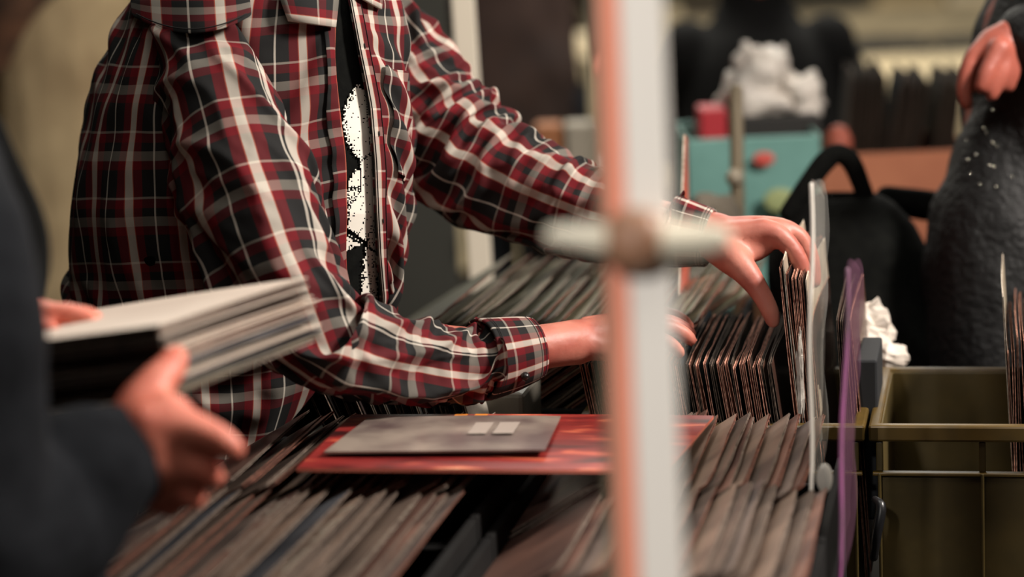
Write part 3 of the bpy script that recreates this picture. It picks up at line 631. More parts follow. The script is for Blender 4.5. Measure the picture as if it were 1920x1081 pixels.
# ------------------------------------------------------------------ olive crates
OLIVE = mat('olive_plastic', (80, 66, 30), .5, (70, 58, 26), 25, bump=.05); OLIVE_E = mat('olive_rim_plastic', (88, 68, 26), .42, (74, 58, 24), 30)
def crate(label, px0, wid, py, d, dep=.325, hgt=.30):
    Wc = P(px0, py, d); v0, u0 = vu(Wc); z1 = Wc[2]; z0 = z1 - hgt; t = .004
    root = empty('storage_crate', RK(v0 + wid / 2, u0 + dep / 2, z0)); tag(root, label, 'crate')
    v1, u1 = v0 + wid, u0 + dep; i = .012; B = []
    def bx(a, b, c, e, f, g): V, Fc = boxg((0, 0, 0), (b - a, e - c, g - f), RACKR); B.append((V + RK((a + b) / 2, (c + e) / 2, (f + g) / 2), Fc))
    # side and back walls, floor
    bx(v0 + i, v0 + i + t, u0 + i, u1 - i, z0, z1 - .004); bx(v1 - i - t, v1 - i, u0 + i, u1 - i, z0, z1 - .004); bx(v0 + i, v1 - i, u1 - i - t, u1 - i, z0, z1 - .004); bx(v0 + i, v1 - i, u0 + i, u1 - i, z0, z0 + t)
    # front wall with hand openings between upright ribs
    zo0, zo1 = z1 - .058, z1 - .022; bx(v0 + i, v1 - i, u0 + i, u0 + i + t, z0, zo0); bx(v0 + i, v1 - i, u0 + i, u0 + i + t, zo1, z1 - .003)
    n = max(2, round(wid / .135)); xs = np.linspace(v0 + i, v1 - i, n + 1)
    for x in xs: bx(x - .004, x + .004, u0 + i - .003, u0 + i + t, zo0, zo1); bx(x - .002, x + .002, u0 + .002, u0 + i, z0 + .02, zo0)
    V, Fc = merge(B); bev(mk('body', V, Fc, OLIVE, root, smooth=False), .0015)
    B = []; h = .020
    bx(v0, v1, u0, u0 + .014, z1 - h, z1); bx(v0, v1, u1 - .014, u1, z1 - h, z1); bx(v0, v0 + .014, u0, u1, z1 - h, z1 - .0002); bx(v1 - .014, v1, u0, u1, z1 - h, z1 - .0002)
    V, Fc = merge(B); bev(mk('rim', V, Fc, OLIVE_E, root, smooth=False), .003)
    B = []; bx(v0 + .004, v1 - .004, u0 + .003, u0 + i + .002, zo0 - .004, zo0); V, Fc = merge(B); bev(mk('ledge', V, Fc, OLIVE_E, root, smooth=False), .001)
    return v0, v1, u0, u1, z0, z1
cr = crate('empty olive plastic storage crate with pale rim at the right edge', 1628, .62, 797, 2.84)
CR = cr
Wm = RK(cr[0] - .352, cr[2], cr[5])
def proj(p): q = p - A(0, 0, ZC); return W / 2 + F * (q @ Rv) / (q @ fw), H / 2 - F * (q @ Uv) / (q @ fw), q @ fw
a = proj(Wm); crate('olive plastic crate packed with records under the lifting hand', a[0], .348, a[1], a[2])
# records at the right end of the empty crate
crowd([pb['dark'], pm[0], pm[2]], 1890, 1960, 640, 2.90, 2, 2, .0055, 'dark record sleeve standing at the right end of the empty olive crate', 'records at the right frame edge', zj=.006)
o = put(pb['pale'], P(1882, 556, 2.90), 3, 0, LP, 'pale record in a loose clear sleeve, leftmost at the right frame edge')
# ------------------------------------------------------------------ bins and counter
def bin_(label, v0, v1, u0, u1, z0, z1, zf=None):
    t = .009; B = []
    def bx(a, b, c, e, f, g): V, Fc = boxg((0, 0, 0), (b - a, e - c, g - f), RACKR); B.append((V + RK((a + b) / 2, (c + e) / 2, (f + g) / 2), Fc))
    bx(v0, v0 + t, u0, u1, z0, z1); bx(v1 - t, v1, u0, u1, z0, z1); bx(v0 + t, v1 - t, u0, u0 + t, z0, z1 - .03); bx(v0 + t, v1 - t, u1 - t, u1, z0, z1 - .03); bx(v0 + t, v1 - t, u0 + t, u1 - t, z0, (zf or z0) + t)
    V, Fc = merge(B); return tag(bev(mk('record_bin', V, Fc, DARKW, smooth=False), .002), label, 'bin')
ua_, ub_, uc_ = uof(700, 1092, 2.18) - .015, uof(700, 908, 2.50) - .015, CR[2] - .005
zt = P(650, 908, 2.5)[2]; ZT = CR[4]
vl1 = atu(893, 908, zt, ub_); vl0 = atu(150, 1092, zt, ua_); vr0 = vl1 + .006; vr1 = atu(1545, 908, zt, ub_)
bin_('black record bin holding the nearest row on the left', vl0, vl1, ua_, ub_ - .004, ZT, zt - .03, zt - .19)
bin_('black record bin of the rear row on the left, under the red cover', vl0, vl1, ub_, ub_ + .335, ZT, zt - .03, zt - .19)
bin_('black record bin holding the nearest row on the right', vr0, vr1, ua_, ub_ - .004, ZT, zt - .05, zt - .20)
bin_('black record bin of the rear row on the right, before the middle crate', vr0, vr1, ub_, ub_ + .335, ZT, zt - .05, zt - .20)
u2 = ub_ + .345; vm1 = atu(1075, 700, .95, u2)
bin_('black record bin of fanned dark records under the forearm', atu(500, 700, .95, u2), atu(905, 700, .95, u2), u2, u2 + .36, ZT, .87)
tb = empty('display_counter', RK((vl0 + vr1) / 2, ua_ + .7, 0)); tag(tb, 'long black display counter carrying all the bins and crates', 'table')
vmid, vback, vbe = atu(545, 700, .9, CR[2]), atu(800, 600, .9, 3.2), atu(1345, 600, .9, 3.2) + .04
B = []
for a, b, c, e in ((vl0 - .02, CR[1] + .03, ua_ - .03, ub_ + .34), (vmid, CR[1] + .03, ub_ + .34, CR[3] + .03), (vback, vbe, CR[3] + .03, CR[3] + .62)):
    V, Fc = boxg((0, 0, 0), (b - a, e - c, .033), RACKR); B.append((V + RK((a + b) / 2, (c + e) / 2, ZT - .0175), Fc))
V, Fc = merge(B); mk('counter_top', V, Fc, DARKW, tb, smooth=False)
for v, u in ((vl0 + .02, ua_ + .03), (vl0 + .02, ub_ + .3), (CR[1] - .05, ua_ + .03), (CR[1] - .05, CR[3] - .05), (vback + .03, CR[3] + .55), (vbe - .04, CR[3] + .55)): rbox('leg', v - .025, v + .025, u - .025, u + .025, 0, ZT - .034, DARKW, tb)
bin_('black record bin of the grey green sleeves behind the forearm, nearer row', atu(805, 600, .95, uof(1000, 600, 3.08)), atu(1345, 600, .95, uof(1000, 600, 3.08)) + .02, uof(1000, 600, 3.08) - .012, uof(1000, 600, 3.08) + .32, ZT, .93)
bin_('black record bin of the grey green sleeves behind the forearm, farther row', atu(860, 548, .95, uof(1000, 548, 3.42)), atu(1345, 548, .95, uof(1000, 548, 3.42)) + .02, uof(1000, 548, 3.42) - .012, uof(1000, 548, 3.42) + .32, ZT, .92)
bp = P(866, 1000, 2.3); mk_ = None
# divider cards under the cuff
o = put(lp_proto(81, (WHITE, WHITE), th=.004, warp=.001), P(866, 735, 2.84), 12, 0, LP, 'white divider card leaning under the shirt cuff', cat='divider')
GREYP = mat('grey_translucent_plastic', (104, 100, 90), .5, (84, 80, 72), 12)
V, Fc = boxg((0, 0, 0), (.075, .12, .10), RACKR); tag(bev(mk('card_box', V + P(945, 790, 3.0), Fc, GREYP, smooth=False), .006), 'small grey box in the shadow below the cuff', 'box')
# ------------------------------------------------------------------ red cover lying across the left bins
def sheet(name, quad, th, m, n=14, parent=None, bow=.0, mi=None, uvs=True):
    """thin board between four points (front-left, front-right, back-right, back-left)"""
    q = quad; V = []; uv = []; nn = unit(np.cross(q[1] - q[0], q[3] - q[0]))
    for s in (0, 1):
        for i in range(n + 1):
            for j in range(n + 1):
                a, b = i / n, j / n; p = (q[0] * (1 - b) + q[1] * b) * (1 - a) + (q[3] * (1 - b) + q[2] * b) * a
                V.append(p + nn * (s * th + bow * math.sin(PI * b) * math.sin(PI * a * .8))); uv.append((b, a))
    k = (n + 1) ** 2; Fc = []; idx = []
    for i in range(n):
        for j in range(n):
            a = i * (n + 1) + j; Fc.append((a, a + n + 1, a + n + 2, a + 1)); idx.append(1); Fc.append((a + k, a + 1 + k, a + n + 2 + k, a + n + 1 + k)); idx.append(0)
    for i in range(n):
        for p, q2 in (((0, i), (0, i + 1)), ((n, i), (n, i + 1)), ((i, 0), (i + 1, 0)), ((i, n), (i + 1, n))):
            a = p[0] * (n + 1) + p[1]; b = q2[0] * (n + 1) + q2[1]; Fc.append((a, b, b + k, a + k)); idx.append(1)
    return mk(name, V, Fc, m, parent, smooth=False, uv=uv, midx=idx)
def redart_highlights():
    m, nt, b = newmat('red_art_with_highlights'); L = nt.links.new; uv = nt.nodes.new('ShaderNodeUVMap'); mp = nt.nodes.new('ShaderNodeMapping'); mp.inputs['Scale'].default_value = (3.0, 7, 1)
    L(uv.outputs[0], mp.inputs[0]); n = nt.nodes.new('ShaderNodeTexNoise'); n.inputs['Scale'].default_value = 1.3; n.inputs['Detail'].default_value = 3; n.inputs['Distortion'].default_value = .8; L(mp.outputs[0], n.inputs['Vector'])
    r = ramp(nt, [(.30, (56, 20, 20)), (.42, (120, 34, 34)), (.56, (150, 46, 42)), (.63, (214, 104, 74)), (.72, (236, 164, 128))], 'LINEAR'); L(n.outputs['Fac'], r.inputs[0]); L(r.outputs[0], b.inputs['Base Color']); b.inputs['Roughness'].default_value = .35; return m  # pale end of the ramp paints highlights into the red art
q = [P(556, 884, 2.47), P(1250, 888, 2.47), P(1338, 785, 2.76), P(660, 783, 2.76)]
red = sheet('record_sleeve', q, .004, (redart_highlights(), mat('salmon_card_edge', (214, 120, 100), .7)), bow=.002)
tag(red, 'large red gatefold record cover lying flat across the left bins', 'record')
q2 = [P(x, y, d) + A(0, 0, .007) for x, y, d in ((608, 862, 2.52), (1022, 858, 2.52), (1052, 794, 2.70), (690, 798, 2.70))]
GC = mat('grey_wrapped_card', (156, 142, 130), .28, (96, 80, 78), 13)
gcard = sheet('divider_card', q2, .002, (GC, GC), bow=.003); tag(gcard, 'grey plastic wrapped card lying on top of the red cover', 'card')
PALE = mat('pale_print', (164, 150, 140), .6); YEL = mat('orange_print', (230, 140, 50), .6)
def onsheet(qd, a0, a1, b0, b1, lift_, m, parent, name='print'):
    f_ = lambda a, b: (qd[0] * (1 - b) + qd[1] * b) * (1 - a) + (qd[3] * (1 - b) + qd[2] * b) * a + A(0, 0, lift_)
    mk(name, [f_(a0, b0), f_(a0, b1), f_(a1, b1), f_(a1, b0)], [(0, 1, 2, 3)], m, parent, smooth=False)
onsheet(q2, .38, .72, .60, .69, .0058, PALE, gcard); onsheet(q2, .38, .72, .72, .82, .0058, PALE, gcard)
onsheet(q, .93, .985, .29, .325, .0062, YEL, red); onsheet(q, .93, .985, .345, .38, .0062, YEL, red)
# ------------------------------------------------------------------ clear upright sleeves
def film(name, x0, y0, x1, y1, d0, dep, m, thick, label, wav=.0025, lean=0, edge=None, edm=None):
    """clear sleeve standing on edge: near edge from (x0,y0) to (x1,y1) at d0, running back along the rack"""
    a, b = P(x0, y0, d0), P(x1, y1, d0); root = empty('plastic_sleeve', b); tag(root, label, 'plastic sleeve'); n = 22; m_ = 14
    for s in (-1, 1):
        V = []
        for i in range(n + 1):
            for j in range(m_ + 1):
                t, k = i / n, j / m_; p = a * (1 - t) + b * t + UD * dep * k; w_ = math.sin(PI * k) * (.5 + .5 * math.sin(PI * min(1, t * 1.1)))
                p = p + VD * (s * (thick * w_ + .0008) + wav * math.sin(t * 7 + s) * k + wav * .5 * math.sin(t * 17 + k * 3 + s * 2) * k) - A(0, 0, .045 * k * k * (1 - t) if edge else 0); V.append(p)
        mk('film_side', V, gridfaces(n + 1, m_ + 1, False), m, root)
    mk('edge_fold', *tube([tuple(a * (1 - t) + b * t + A(.0015 * math.sin(t * 9), 0, 0)) + (.0022,) for t in np.linspace(0, 1, 9)], 40, 8), edm or m, root)
    return root
FEDGE = mat('whitish_film_fold', (226, 220, 208), .25)
film('sleeve', 1521, 345, 1520, 918, 2.50, .22, CLEAR2, .005, 'tall clear plastic sleeve standing upright right of the lifting hand', edge=True, edm=FEDGE)
film('sleeve', 1589, 505, 1572, 1100, 2.42, .26, PINKC, .004, 'pink tinted plastic sleeve standing upright before the olive crates', edge=True, edm=mat('pink_film_fold', (112, 92, 100), .4, (190, 96, 168), 5))
o = mk('film_tag', *ball(P(1546, 896, 2.50), (.0085, .004, .016)), mat('glossy_clear_tab', (200, 196, 186), .08, trans=.5)); tag(o, 'small glossy clear tab at the foot of the tall clear sleeve', 'plastic tab')
# ------------------------------------------------------------------ near post with its clamp
def post(px0, py0, px1, py1, d, wx, wy, m, name='post', parent=None, ext=(0, 0)):
    a, b = P(px0, py0, d), P(px1, py1, d); dr = unit(b - a); 
    t0 = (3.25 - a[2]) / dr[2]; t1 = (0 - a[2]) / dr[2]; a, b = a + dr * t0, a + dr * t1; V = []
    for p in (a, b):
        for s, t in ((-1, -1), (1, -1), (1, 1), (-1, 1)): V.append(p + A(s * wx / 2, t * wy / 2, 0))
    return bev(mk(name, V, [(0, 1, 2, 3), (7, 6, 5, 4)] + [(i, i + 4, (i + 1) % 4 + 4, (i + 1) % 4) for i in range(4)], m, parent, smooth=False), .003)
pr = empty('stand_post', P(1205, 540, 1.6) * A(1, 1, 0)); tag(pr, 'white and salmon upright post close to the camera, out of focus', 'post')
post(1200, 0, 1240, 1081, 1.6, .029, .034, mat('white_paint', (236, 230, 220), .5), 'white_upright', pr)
post(1142, 0, 1182, 1081, 1.612, .0165, .024, mat('salmon_tone', (222, 140, 112), .6), 'salmon_upright', pr)  # narrow upright in one even salmon colour
post(1112, 0, 1152, 1081, 1.625, .006, .020, mat('olive_grey_paint', (112, 106, 86), .6), 'olive_upright', pr)
cl = P(1195, 452, 1.235)
mk('clamp_bar', *tube([tuple(P(1035, 440, 1.58)) + (.006,), tuple(P(1110, 446, 1.58)) + (.010,), tuple(P(1195, 452, 1.57)) + (.0125,), tuple(P(1290, 451, 1.58)) + (.0125,), tuple(P(1352, 446, 1.58)) + (.0085,)], 30, 20), mat('clamp_metal', (222, 214, 192), .4), pr)
mk('clamp_collar', *tube([tuple(P(1190, 440, 1.575)) + (.022,), tuple(P(1191, 462, 1.575)) + (.022,)], 8, 20), mat('bronze_clamp', (150, 110, 84), .5), pr)
#FG#
# ------------------------------------------------------------------ person at the left edge holding a stack of records
C0 = P(300, 607, 2.05); D0 = P(548, 524, 2.31); e1 = unit(D0 - C0); L0 = P(66, 642, 2.09); e2 = L0 - C0; e2 = unit(e2 - e1 * (e2 @ e1)); nn = unit(np.cross(e1, e2)); nn = nn if nn[2] > 0 else -nn
cols = [('pale', COV_LIGHT, EDGE_D), ('grey', COV_GREY, EDGE_D), ('dark', COV_DARK, EDGE_D), ('cream', COV_LIGHT, EDGE_D)]  # dark edges put the shade of the stack's left side into the colour
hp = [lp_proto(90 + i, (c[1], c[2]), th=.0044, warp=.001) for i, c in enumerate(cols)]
seq = [0, 1, 0, 2, 0, 0, 3, 0, 1, 3, 0, 2, 3, 0]; rr2 = random.Random(5)
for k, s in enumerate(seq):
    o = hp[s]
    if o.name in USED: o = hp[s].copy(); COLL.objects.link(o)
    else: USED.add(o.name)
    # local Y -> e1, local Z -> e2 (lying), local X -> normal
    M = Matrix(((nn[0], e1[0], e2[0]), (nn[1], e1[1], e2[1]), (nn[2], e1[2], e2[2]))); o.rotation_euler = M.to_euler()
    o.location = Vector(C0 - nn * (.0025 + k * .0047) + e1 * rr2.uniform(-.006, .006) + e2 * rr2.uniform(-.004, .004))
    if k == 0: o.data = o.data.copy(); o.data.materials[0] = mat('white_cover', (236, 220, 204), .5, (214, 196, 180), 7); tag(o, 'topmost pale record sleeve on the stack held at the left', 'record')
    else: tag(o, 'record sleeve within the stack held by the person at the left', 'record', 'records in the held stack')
fb = P(-520, 300, 2.05); bx0, by0 = fb[0], fb[1]
body = [tube([(bx0, by0, .85, .17), (bx0, by0, 1.1, .17), (bx0 + .02, by0, 1.32, .185), (bx0 + .02, by0, 1.45, .11), (bx0 + .02, by0, 1.52, .06)], 30, 22, flat=.75),
        ball((bx0 + .05, by0, 1.66), (.095, .078, .12)), ball((bx0 + .09, by0, 1.61), (.06, .055, .065)), tube([(bx0 + .14, by0, 1.69, .009), (bx0 + .165, by0, 1.645, .014)], 6, 10)]
for s in (-1, 1): body.append(tube([(bx0, by0 + s * .09, .92, .10), (bx0, by0 + s * .10, .5, .065), (bx0 - .02, by0 + s * .10, .1, .045), (bx0 + .1, by0 + s * .10, .05, .04)], 24, 16))
elb = P(-110, 1010, 1.86); wr = P(225, 875, 2.0); wr2 = P(262, 845, 2.0)
arm1 = [tuple(P(-190, 330, 1.95)) + (.055,), tuple(elb) + (.045,), tuple(wr) + (.034,), tuple(wr2) + (.031,)]
body.append(tube(arm1, 30, 18))
h1 = [T4([(248, 850, 2.0, .030), (285, 815, 2.0, .034), (320, 790, 2.0, .028)]), T4([(258, 880, 2.0, .028), (300, 850, 2.0, .030), (330, 830, 2.0, .022)]),
      T4([(275, 800, 1.99, .024), (340, 800, 1.99, .0185), (392, 815, 1.99, .0145), (425, 832, 1.99, .0125), (440, 846, 1.99, .0105)]),
      T4([(280, 845, 2.0, .022), (335, 862, 2.0, .0175), (378, 880, 2.0, .014), (402, 896, 2.0, .011)]),
      T4([(270, 880, 2.01, .021), (318, 902, 2.01, .016), (350, 922, 2.01, .013), (368, 938, 2.01, .0105)]),
      T4([(262, 905, 2.02, .018), (300, 932, 2.02, .014), (325, 950, 2.02, .011)]),
      T4([(252, 815, 2.01, .024), (262, 765, 2.02, .022), (290, 722, 2.03, .0175), (318, 690, 2.045, .0145), (330, 668, 2.06, .012)])]
body += hand_parts(h1)
arm2 = [(bx0 + .04, by0 + .16, 1.36, .055), tuple(P(-170, 800, 2.30)) + (.045,), tuple(P(10, 640, 2.30)) + (.034,), tuple(P(50, 618, 2.29)) + (.029,)]
body.append(tube(arm2, 30, 16))
h2 = [T4([(30, 615, 2.29, .030), (70, 605, 2.28, .026)]), T4([(60, 600, 2.27, .016), (110, 592, 2.255, .0115), (155, 594, 2.25, .0095), (178, 602, 2.25, .008)]), T4([(60, 596, 2.285, .016), (115, 588, 2.275, .0115), (160, 590, 2.27, .0095), (184, 599, 2.27, .008)]),
      T4([(60, 596, 2.305, .015), (110, 588, 2.30, .011), (150, 590, 2.30, .009)]), T4([(50, 600, 2.325, .014), (95, 592, 2.325, .010), (125, 594, 2.325, .008)]), T4([(40, 615, 2.26, .016), (75, 622, 2.235, .012), (105, 622, 2.225, .009)])]
body += hand_parts(h2)
V, Fc = fuse(body, .0045, 5); p2 = mk('person', V, Fc, SKIN2, origin=A(bx0, by0, 0))
tag(p2, 'person in dark jacket at the left edge, holding a stack of records', 'person')
jk = [tube([(bx0, by0, .80, .205), (bx0, by0, 1.1, .20), (bx0 + .02, by0, 1.32, .20), (bx0 + .02, by0, 1.45, .13)], 30, 22, flat=.85),
      tube([arm1[0][:3] + (.085,), tuple(P(-120, 560, 1.86)) + (.082,), tuple(P(-110, 800, 1.86)) + (.082,), tuple(elb) + (.085,), tuple(P(60, 960, 1.95)) + (.078,), tuple(P(170, 885, 1.98)) + (.060,), tuple(P(222, 862, 2.0)) + (.048,)], 34, 20),
      tube([arm2[0][:3] + (.072,), tuple(P(-170, 800, 2.30)) + (.068,), tuple(P(-40, 690, 2.30)) + (.055,), tuple(P(20, 640, 2.30)) + (.045,)], 30, 18),
      tube([(bx0 + .18, by0 - .06, .8, .14), (bx0 + .17, by0 - .06, 1.05, .13), (bx0 + .10, by0 - .06, 1.25, .10)], 20, 18)]
V, Fc = fuse(jk, .006, 4)
for i, p in enumerate(V): V[i] = p + A(1, -1, .3) * .004 * noise.noise(Vector(p * A(14, 14, 22)))
mk('jacket', V, Fc, NAVY, p2)
V, Fc = fuse([tube([(bx0, by0 + s * .09, .90, .125), (bx0, by0 + s * .10, .5, .09), (bx0 - .02, by0 + s * .10, .08, .075)], 20, 16) for s in (-1, 1)], .008, 3); mk('trousers', V, Fc, MATS['dark_denim'], p2)
hv, hf = ball((bx0 + .035, by0, 1.685), (.10, .086, .11), n=24); mk('hair', hv, [f for f in hf if all(not (hv[i][0] > bx0 + .095 and hv[i][2] < 1.72) for i in f)], MATS['brown_hair'], p2)
# ------------------------------------------------------------------ backpack, paper, things on the farther tables
def loft(rows, n=36, pw=2.0):
    """rows: centre, half width (x), half depth (y)"""
    V = []
    for c, a, b in rows:
        for t in np.linspace(0, 2 * PI, n, endpoint=False):
            ct, st_ = math.cos(t), math.sin(t); k = 2 / pw; V.append(np.asarray(c) + A(a * abs(ct) ** k * np.sign(ct), b * abs(st_) ** k * np.sign(st_), 0))
    m_ = len(rows); Fc = gridfaces(m_, n, True) + [tuple(range(n)), tuple((m_ - 1) * n + j for j in range(n))[::-1]]; return np.array(V), Fc
db = 3.62; root = None
prof = [(362, 1540, 1600, .02), (368, 1510, 1650, .05), (385, 1486, 1680, .07), (420, 1452, 1712, .085), (470, 1440, 1740, .10), (560, 1440, 1768, .11), (660, 1446, 1785, .115), (760, 1450, 1788, .11), (835, 1462, 1775, .10), (850, 1485, 1750, .08)]
bk = np.array(prof, float); rows = []
for y in np.r_[np.linspace(362, 400, 8), np.linspace(410, 850, 30)]:
    l, r, dd = [np.interp(y, bk[:, 0], bk[:, k]) for k in (1, 2, 3)]; rows.append((P((l + r) / 2, y, db), (r - l) / 2 / F * db, dd))
V, Fc = loft(rows, 44, 2.6)
for i, p in enumerate(V): V[i] = p + A(.006, -.008, 0) * noise.noise(Vector(p * 14))
bpk = mk('backpack', V, Fc, BLACKF); tag(bpk, 'black backpack with raised carrying loop behind the lifting hand', 'backpack')
mk('carry_loop', *tube([tuple(P(1478, 400, 3.60)) + (.014,), tuple(P(1515, 345, 3.60)) + (.015,), tuple(P(1548, 302, 3.60)) + (.016,), tuple(P(1572, 288, 3.60)) + (.015,), tuple(P(1596, 304, 3.60)) + (.015,), tuple(P(1614, 345, 3.60)) + (.014,), tuple(P(1628, 385, 3.60)) + (.014,)], 40, 12, flat=.6), BLACKF, bpk)
V, Fc = tube([tuple(P(1660, 372, 3.7)) + (.02,), tuple(P(1730, 384, 3.7)) + (.024,), tuple(P(1800, 392, 3.7)) + (.022,)], 20, 14); mk('shoulder_strap', V, Fc, BLACKF, bpk)
mk('front_pocket', *ball(P(1600, 700, db - .10), (.085, .03, .075)), BLACKF, bpk)
PAPER = mat('crumpled_tissue', (214, 204, 192), .8, (180, 168, 156), 18, bump=.3)
tag(crumple('tissue', P(1628, 620, 3.22), (.034, .028, .043), PAPER, 5, .6, n=15), 'crumpled white tissue standing behind the pink tinted sleeve', 'paper')
tag(crumple('tissue', P(1668, 668, 3.20), (.026, .03, .022), PAPER, 9, .3, freq=.8, n=13), 'folded white tissue resting left of the olive crate rim', 'paper')
V, Fc = boxg((0, 0, 0), (.025, .14, .20), RACKR); tag(bev(mk('box', V + P(1632, 750, 3.0) - A(0, 0, .034), Fc, mat('slate_box', (22, 24, 27), .8), smooth=False), .003), 'dark slate box wedged between the two olive crates', 'box')
V, Fc = tube([tuple(P(1640, 935, 2.80)) + (.004,), tuple(P(1652, 950, 2.79)) + (.006,), tuple(P(1644, 1000, 2.79)) + (.006,), tuple(P(1638, 1045, 2.80)) + (.005,)], 20, 10); tag(mk('clip', V, Fc, mat('black_plastic', (22, 22, 24), .35)), 'black plastic clip hanging on the front of the right olive crate', 'clip')
TZ = .74; PALET = mat('pale_table_cloth', (190, 172, 138), .8, (160, 146, 118), 5)
def table(label, x0, x1, y0, y1, z, m, pm_=DARKW):
    r = empty('table', ((x0 + x1) / 2, (y0 + y1) / 2, 0)); tag(r, label, 'table'); wbox('table_top', ((x0 + x1) / 2, (y0 + y1) / 2, z - .02), (x1 - x0, y1 - y0, .04), m, r, .004)
    for x in (x0 + .06, x1 - .06):
        for y in (y0 + .06, y1 - .06): wbox('leg', (x, y, (z - .04) / 2), (.05, .05, z - .04), pm_, r)
    if m is PALET: wbox('cloth_skirt', ((x0 + x1) / 2, y0 - .004, z / 2 + .03), (x1 - x0, .006, z - .06), m, r)
table('dark table behind the counter carrying the teal crate and cardboard box', .30, 1.6, 4.25, 5.75, TZ, DARKW)
def obox(name, x0, x1, y0, d, m, label, cat, zb=TZ, dep=.3, group=None, b=.006, open_=False, parent=None):
    a, c = P(x0, y0, d), P(x1, y0, d); zt_ = a[2]; s = (c[0] - a[0], dep, zt_ - zb); ctr = ((a[0] + c[0]) / 2, a[1] + dep / 2, (zt_ + zb) / 2)
    if open_:
        t = .006; B = [boxg((ctr[0], a[1] + t / 2, ctr[2]), (s[0], t, s[2])), boxg((ctr[0], a[1] + dep - t / 2, ctr[2]), (s[0], t, s[2])), boxg((a[0] + t / 2, ctr[1], ctr[2]), (t, dep, s[2])), boxg((c[0] - t / 2, ctr[1], ctr[2]), (t, dep, s[2])), boxg((ctr[0], ctr[1], zb + t / 2), (s[0], dep, t))]
        V, Fc = merge(B)
    else: V, Fc = boxg(ctr, s)
    o = bev(mk(name, V, Fc, m, parent, smooth=False), b)
    if label: tag(o, label, cat, group)
    return o
CARD = mat('brown_cardboard', (176, 112, 82), .9, (160, 98, 72), 6)
cb = obox('cardboard_box', 1530, 1838, 292, 4.75, CARD, 'brown cardboard box of records behind the black backpack', 'box', dep=.34, open_=True, b=.002)
pq = [lp_proto(110 + i, (COV_BLACK, EDGE_D), th=.004) for i in range(2)] + [lp_proto(113, (COV_DARK, EDGE_D), th=.004)]
for k, (px, py) in enumerate([(1598 + 9.2 * i + (18 if i > 7 else 0) + (16 if i > 14 else 0), 140 + 9 * math.sin(i * 1.9) + (10 if i > 7 else 0)) for i in range(20)]):
    d_ = 4.85; o = put(pq[k % 3], P(px, py, d_), (-5, -11, -8)[(k > 7) + (k > 14)], 6, LP, 'black record sleeve standing in the brown cardboard box', 'records in the cardboard box')
TEAL = mat('teal_plastic', (112, 158, 150), .55, (98, 142, 134), 10)
te = obox('storage_crate', 1286, 1540, 262, 4.5, TEAL, 'teal plastic crate standing between the near post and backpack', 'crate', dep=.3, open_=True)
mk('sticker', *ball(P(1432, 298, 4.49), (.020, .003, .013)), mat('red_sticker', (196, 80, 70), .6), te)
mk('sticker', *ball(P(1462, 375, 4.49), (.03, .003, .022)), mat('yellow_sticker', (150, 160, 110), .6), te)
obox('box', 1372, 1540, 222, 4.62, mat('dark_stock_box', (36, 34, 32), .8), 'dark box inside the teal crate carrying the white bag', 'box', zb=TZ + .01, dep=.2)
obox('box', 1312, 1362, 205, 4.62, mat('red_box', (170, 36, 46), .6), 'small red box standing in the teal crate', 'box', zb=TZ + .01, dep=.1)
BAGM = mat('white_plastic_bag', (214, 206, 196), .5, (180, 172, 164), 14, bump=.4)
tag(crumple('plastic_bag', P(1428, 175, 4.72), (.082, .08, .085), BAGM, 12, .5), 'crumpled white plastic bag above the teal crate, left heap', 'bag')
tag(crumple('plastic_bag', P(1492, 190, 4.72), (.055, .06, .062), BAGM, 17, .5), 'crumpled grey white plastic bag above the teal crate, right heap', 'bag')
tag(mk('cup', *tube([tuple(P(1572, 285, 4.60)) + (.024,), tuple(P(1572, 262, 4.60)) + (.026,), tuple(P(1572, 250, 4.60)) + (.02,)], 10, 18), mat('rust_cup', (150, 74, 56), .6)), 'small rust coloured cup on the corner of the cardboard box', 'cup')
# slim stand with knob, upright cover edge
rt_ = empty('slim_stand', P(1385, 300, 3.95) * A(1, 1, 0)); tag(rt_, 'slim grey stand rising before the teal crate', 'stand')
mk('pole', *tube([tuple(P(1380, 168, 3.95)) + (.011,), tuple(P(1387, 560, 3.95)) + (.012,), tuple(P(1390, 560, 3.95) * A(1, 1, 0) + A(0, 0, .0)) + (.012,)], 20, 12), mat('stand_grey', (150, 136, 112), .6), rt_)
mk('knob', *ball(P(1378, 333, 3.93), (.015, .015, .015)), mat('stand_knob', (176, 164, 144), .5), rt_)
q3 = [P(1262, 560, 3.35), P(1296, 560, 3.35), P(1284, 250, 3.35), P(1280, 252, 3.35)]
o = sheet('record_sleeve', [P(1268, 600, 3.30), P(1290, 600, 3.52), P(1286, 262, 3.52), P(1281, 252, 3.30)], .003, (mat('orange_sleeve', (190, 84, 60), .6, (120, 50, 40), 14), EDGE_L)); tag(o, 'single orange record cover standing on end beside the near post', 'record')
tag(crumple('cloth', P(1330, 420, 3.9), (.055, .04, .05), mat('grey_cloth', (104, 96, 84), .9), 21, .25), 'grey cloth bundle behind the bare wrist', 'cloth')
tag(obox('box', 1290, 1345, 505, 3.85, mat('brown_box', (124, 88, 66), .9), 'brown box seen below the bare wrist beside the post', 'box', zb=.61, dep=.12), None)
tag(obox('box', 1395, 1440, 545, 3.85, mat('tan_box', (186, 134, 100), .9), 'tan box seen below the thumb of the lifting hand', 'box', zb=.61, dep=.12), None)
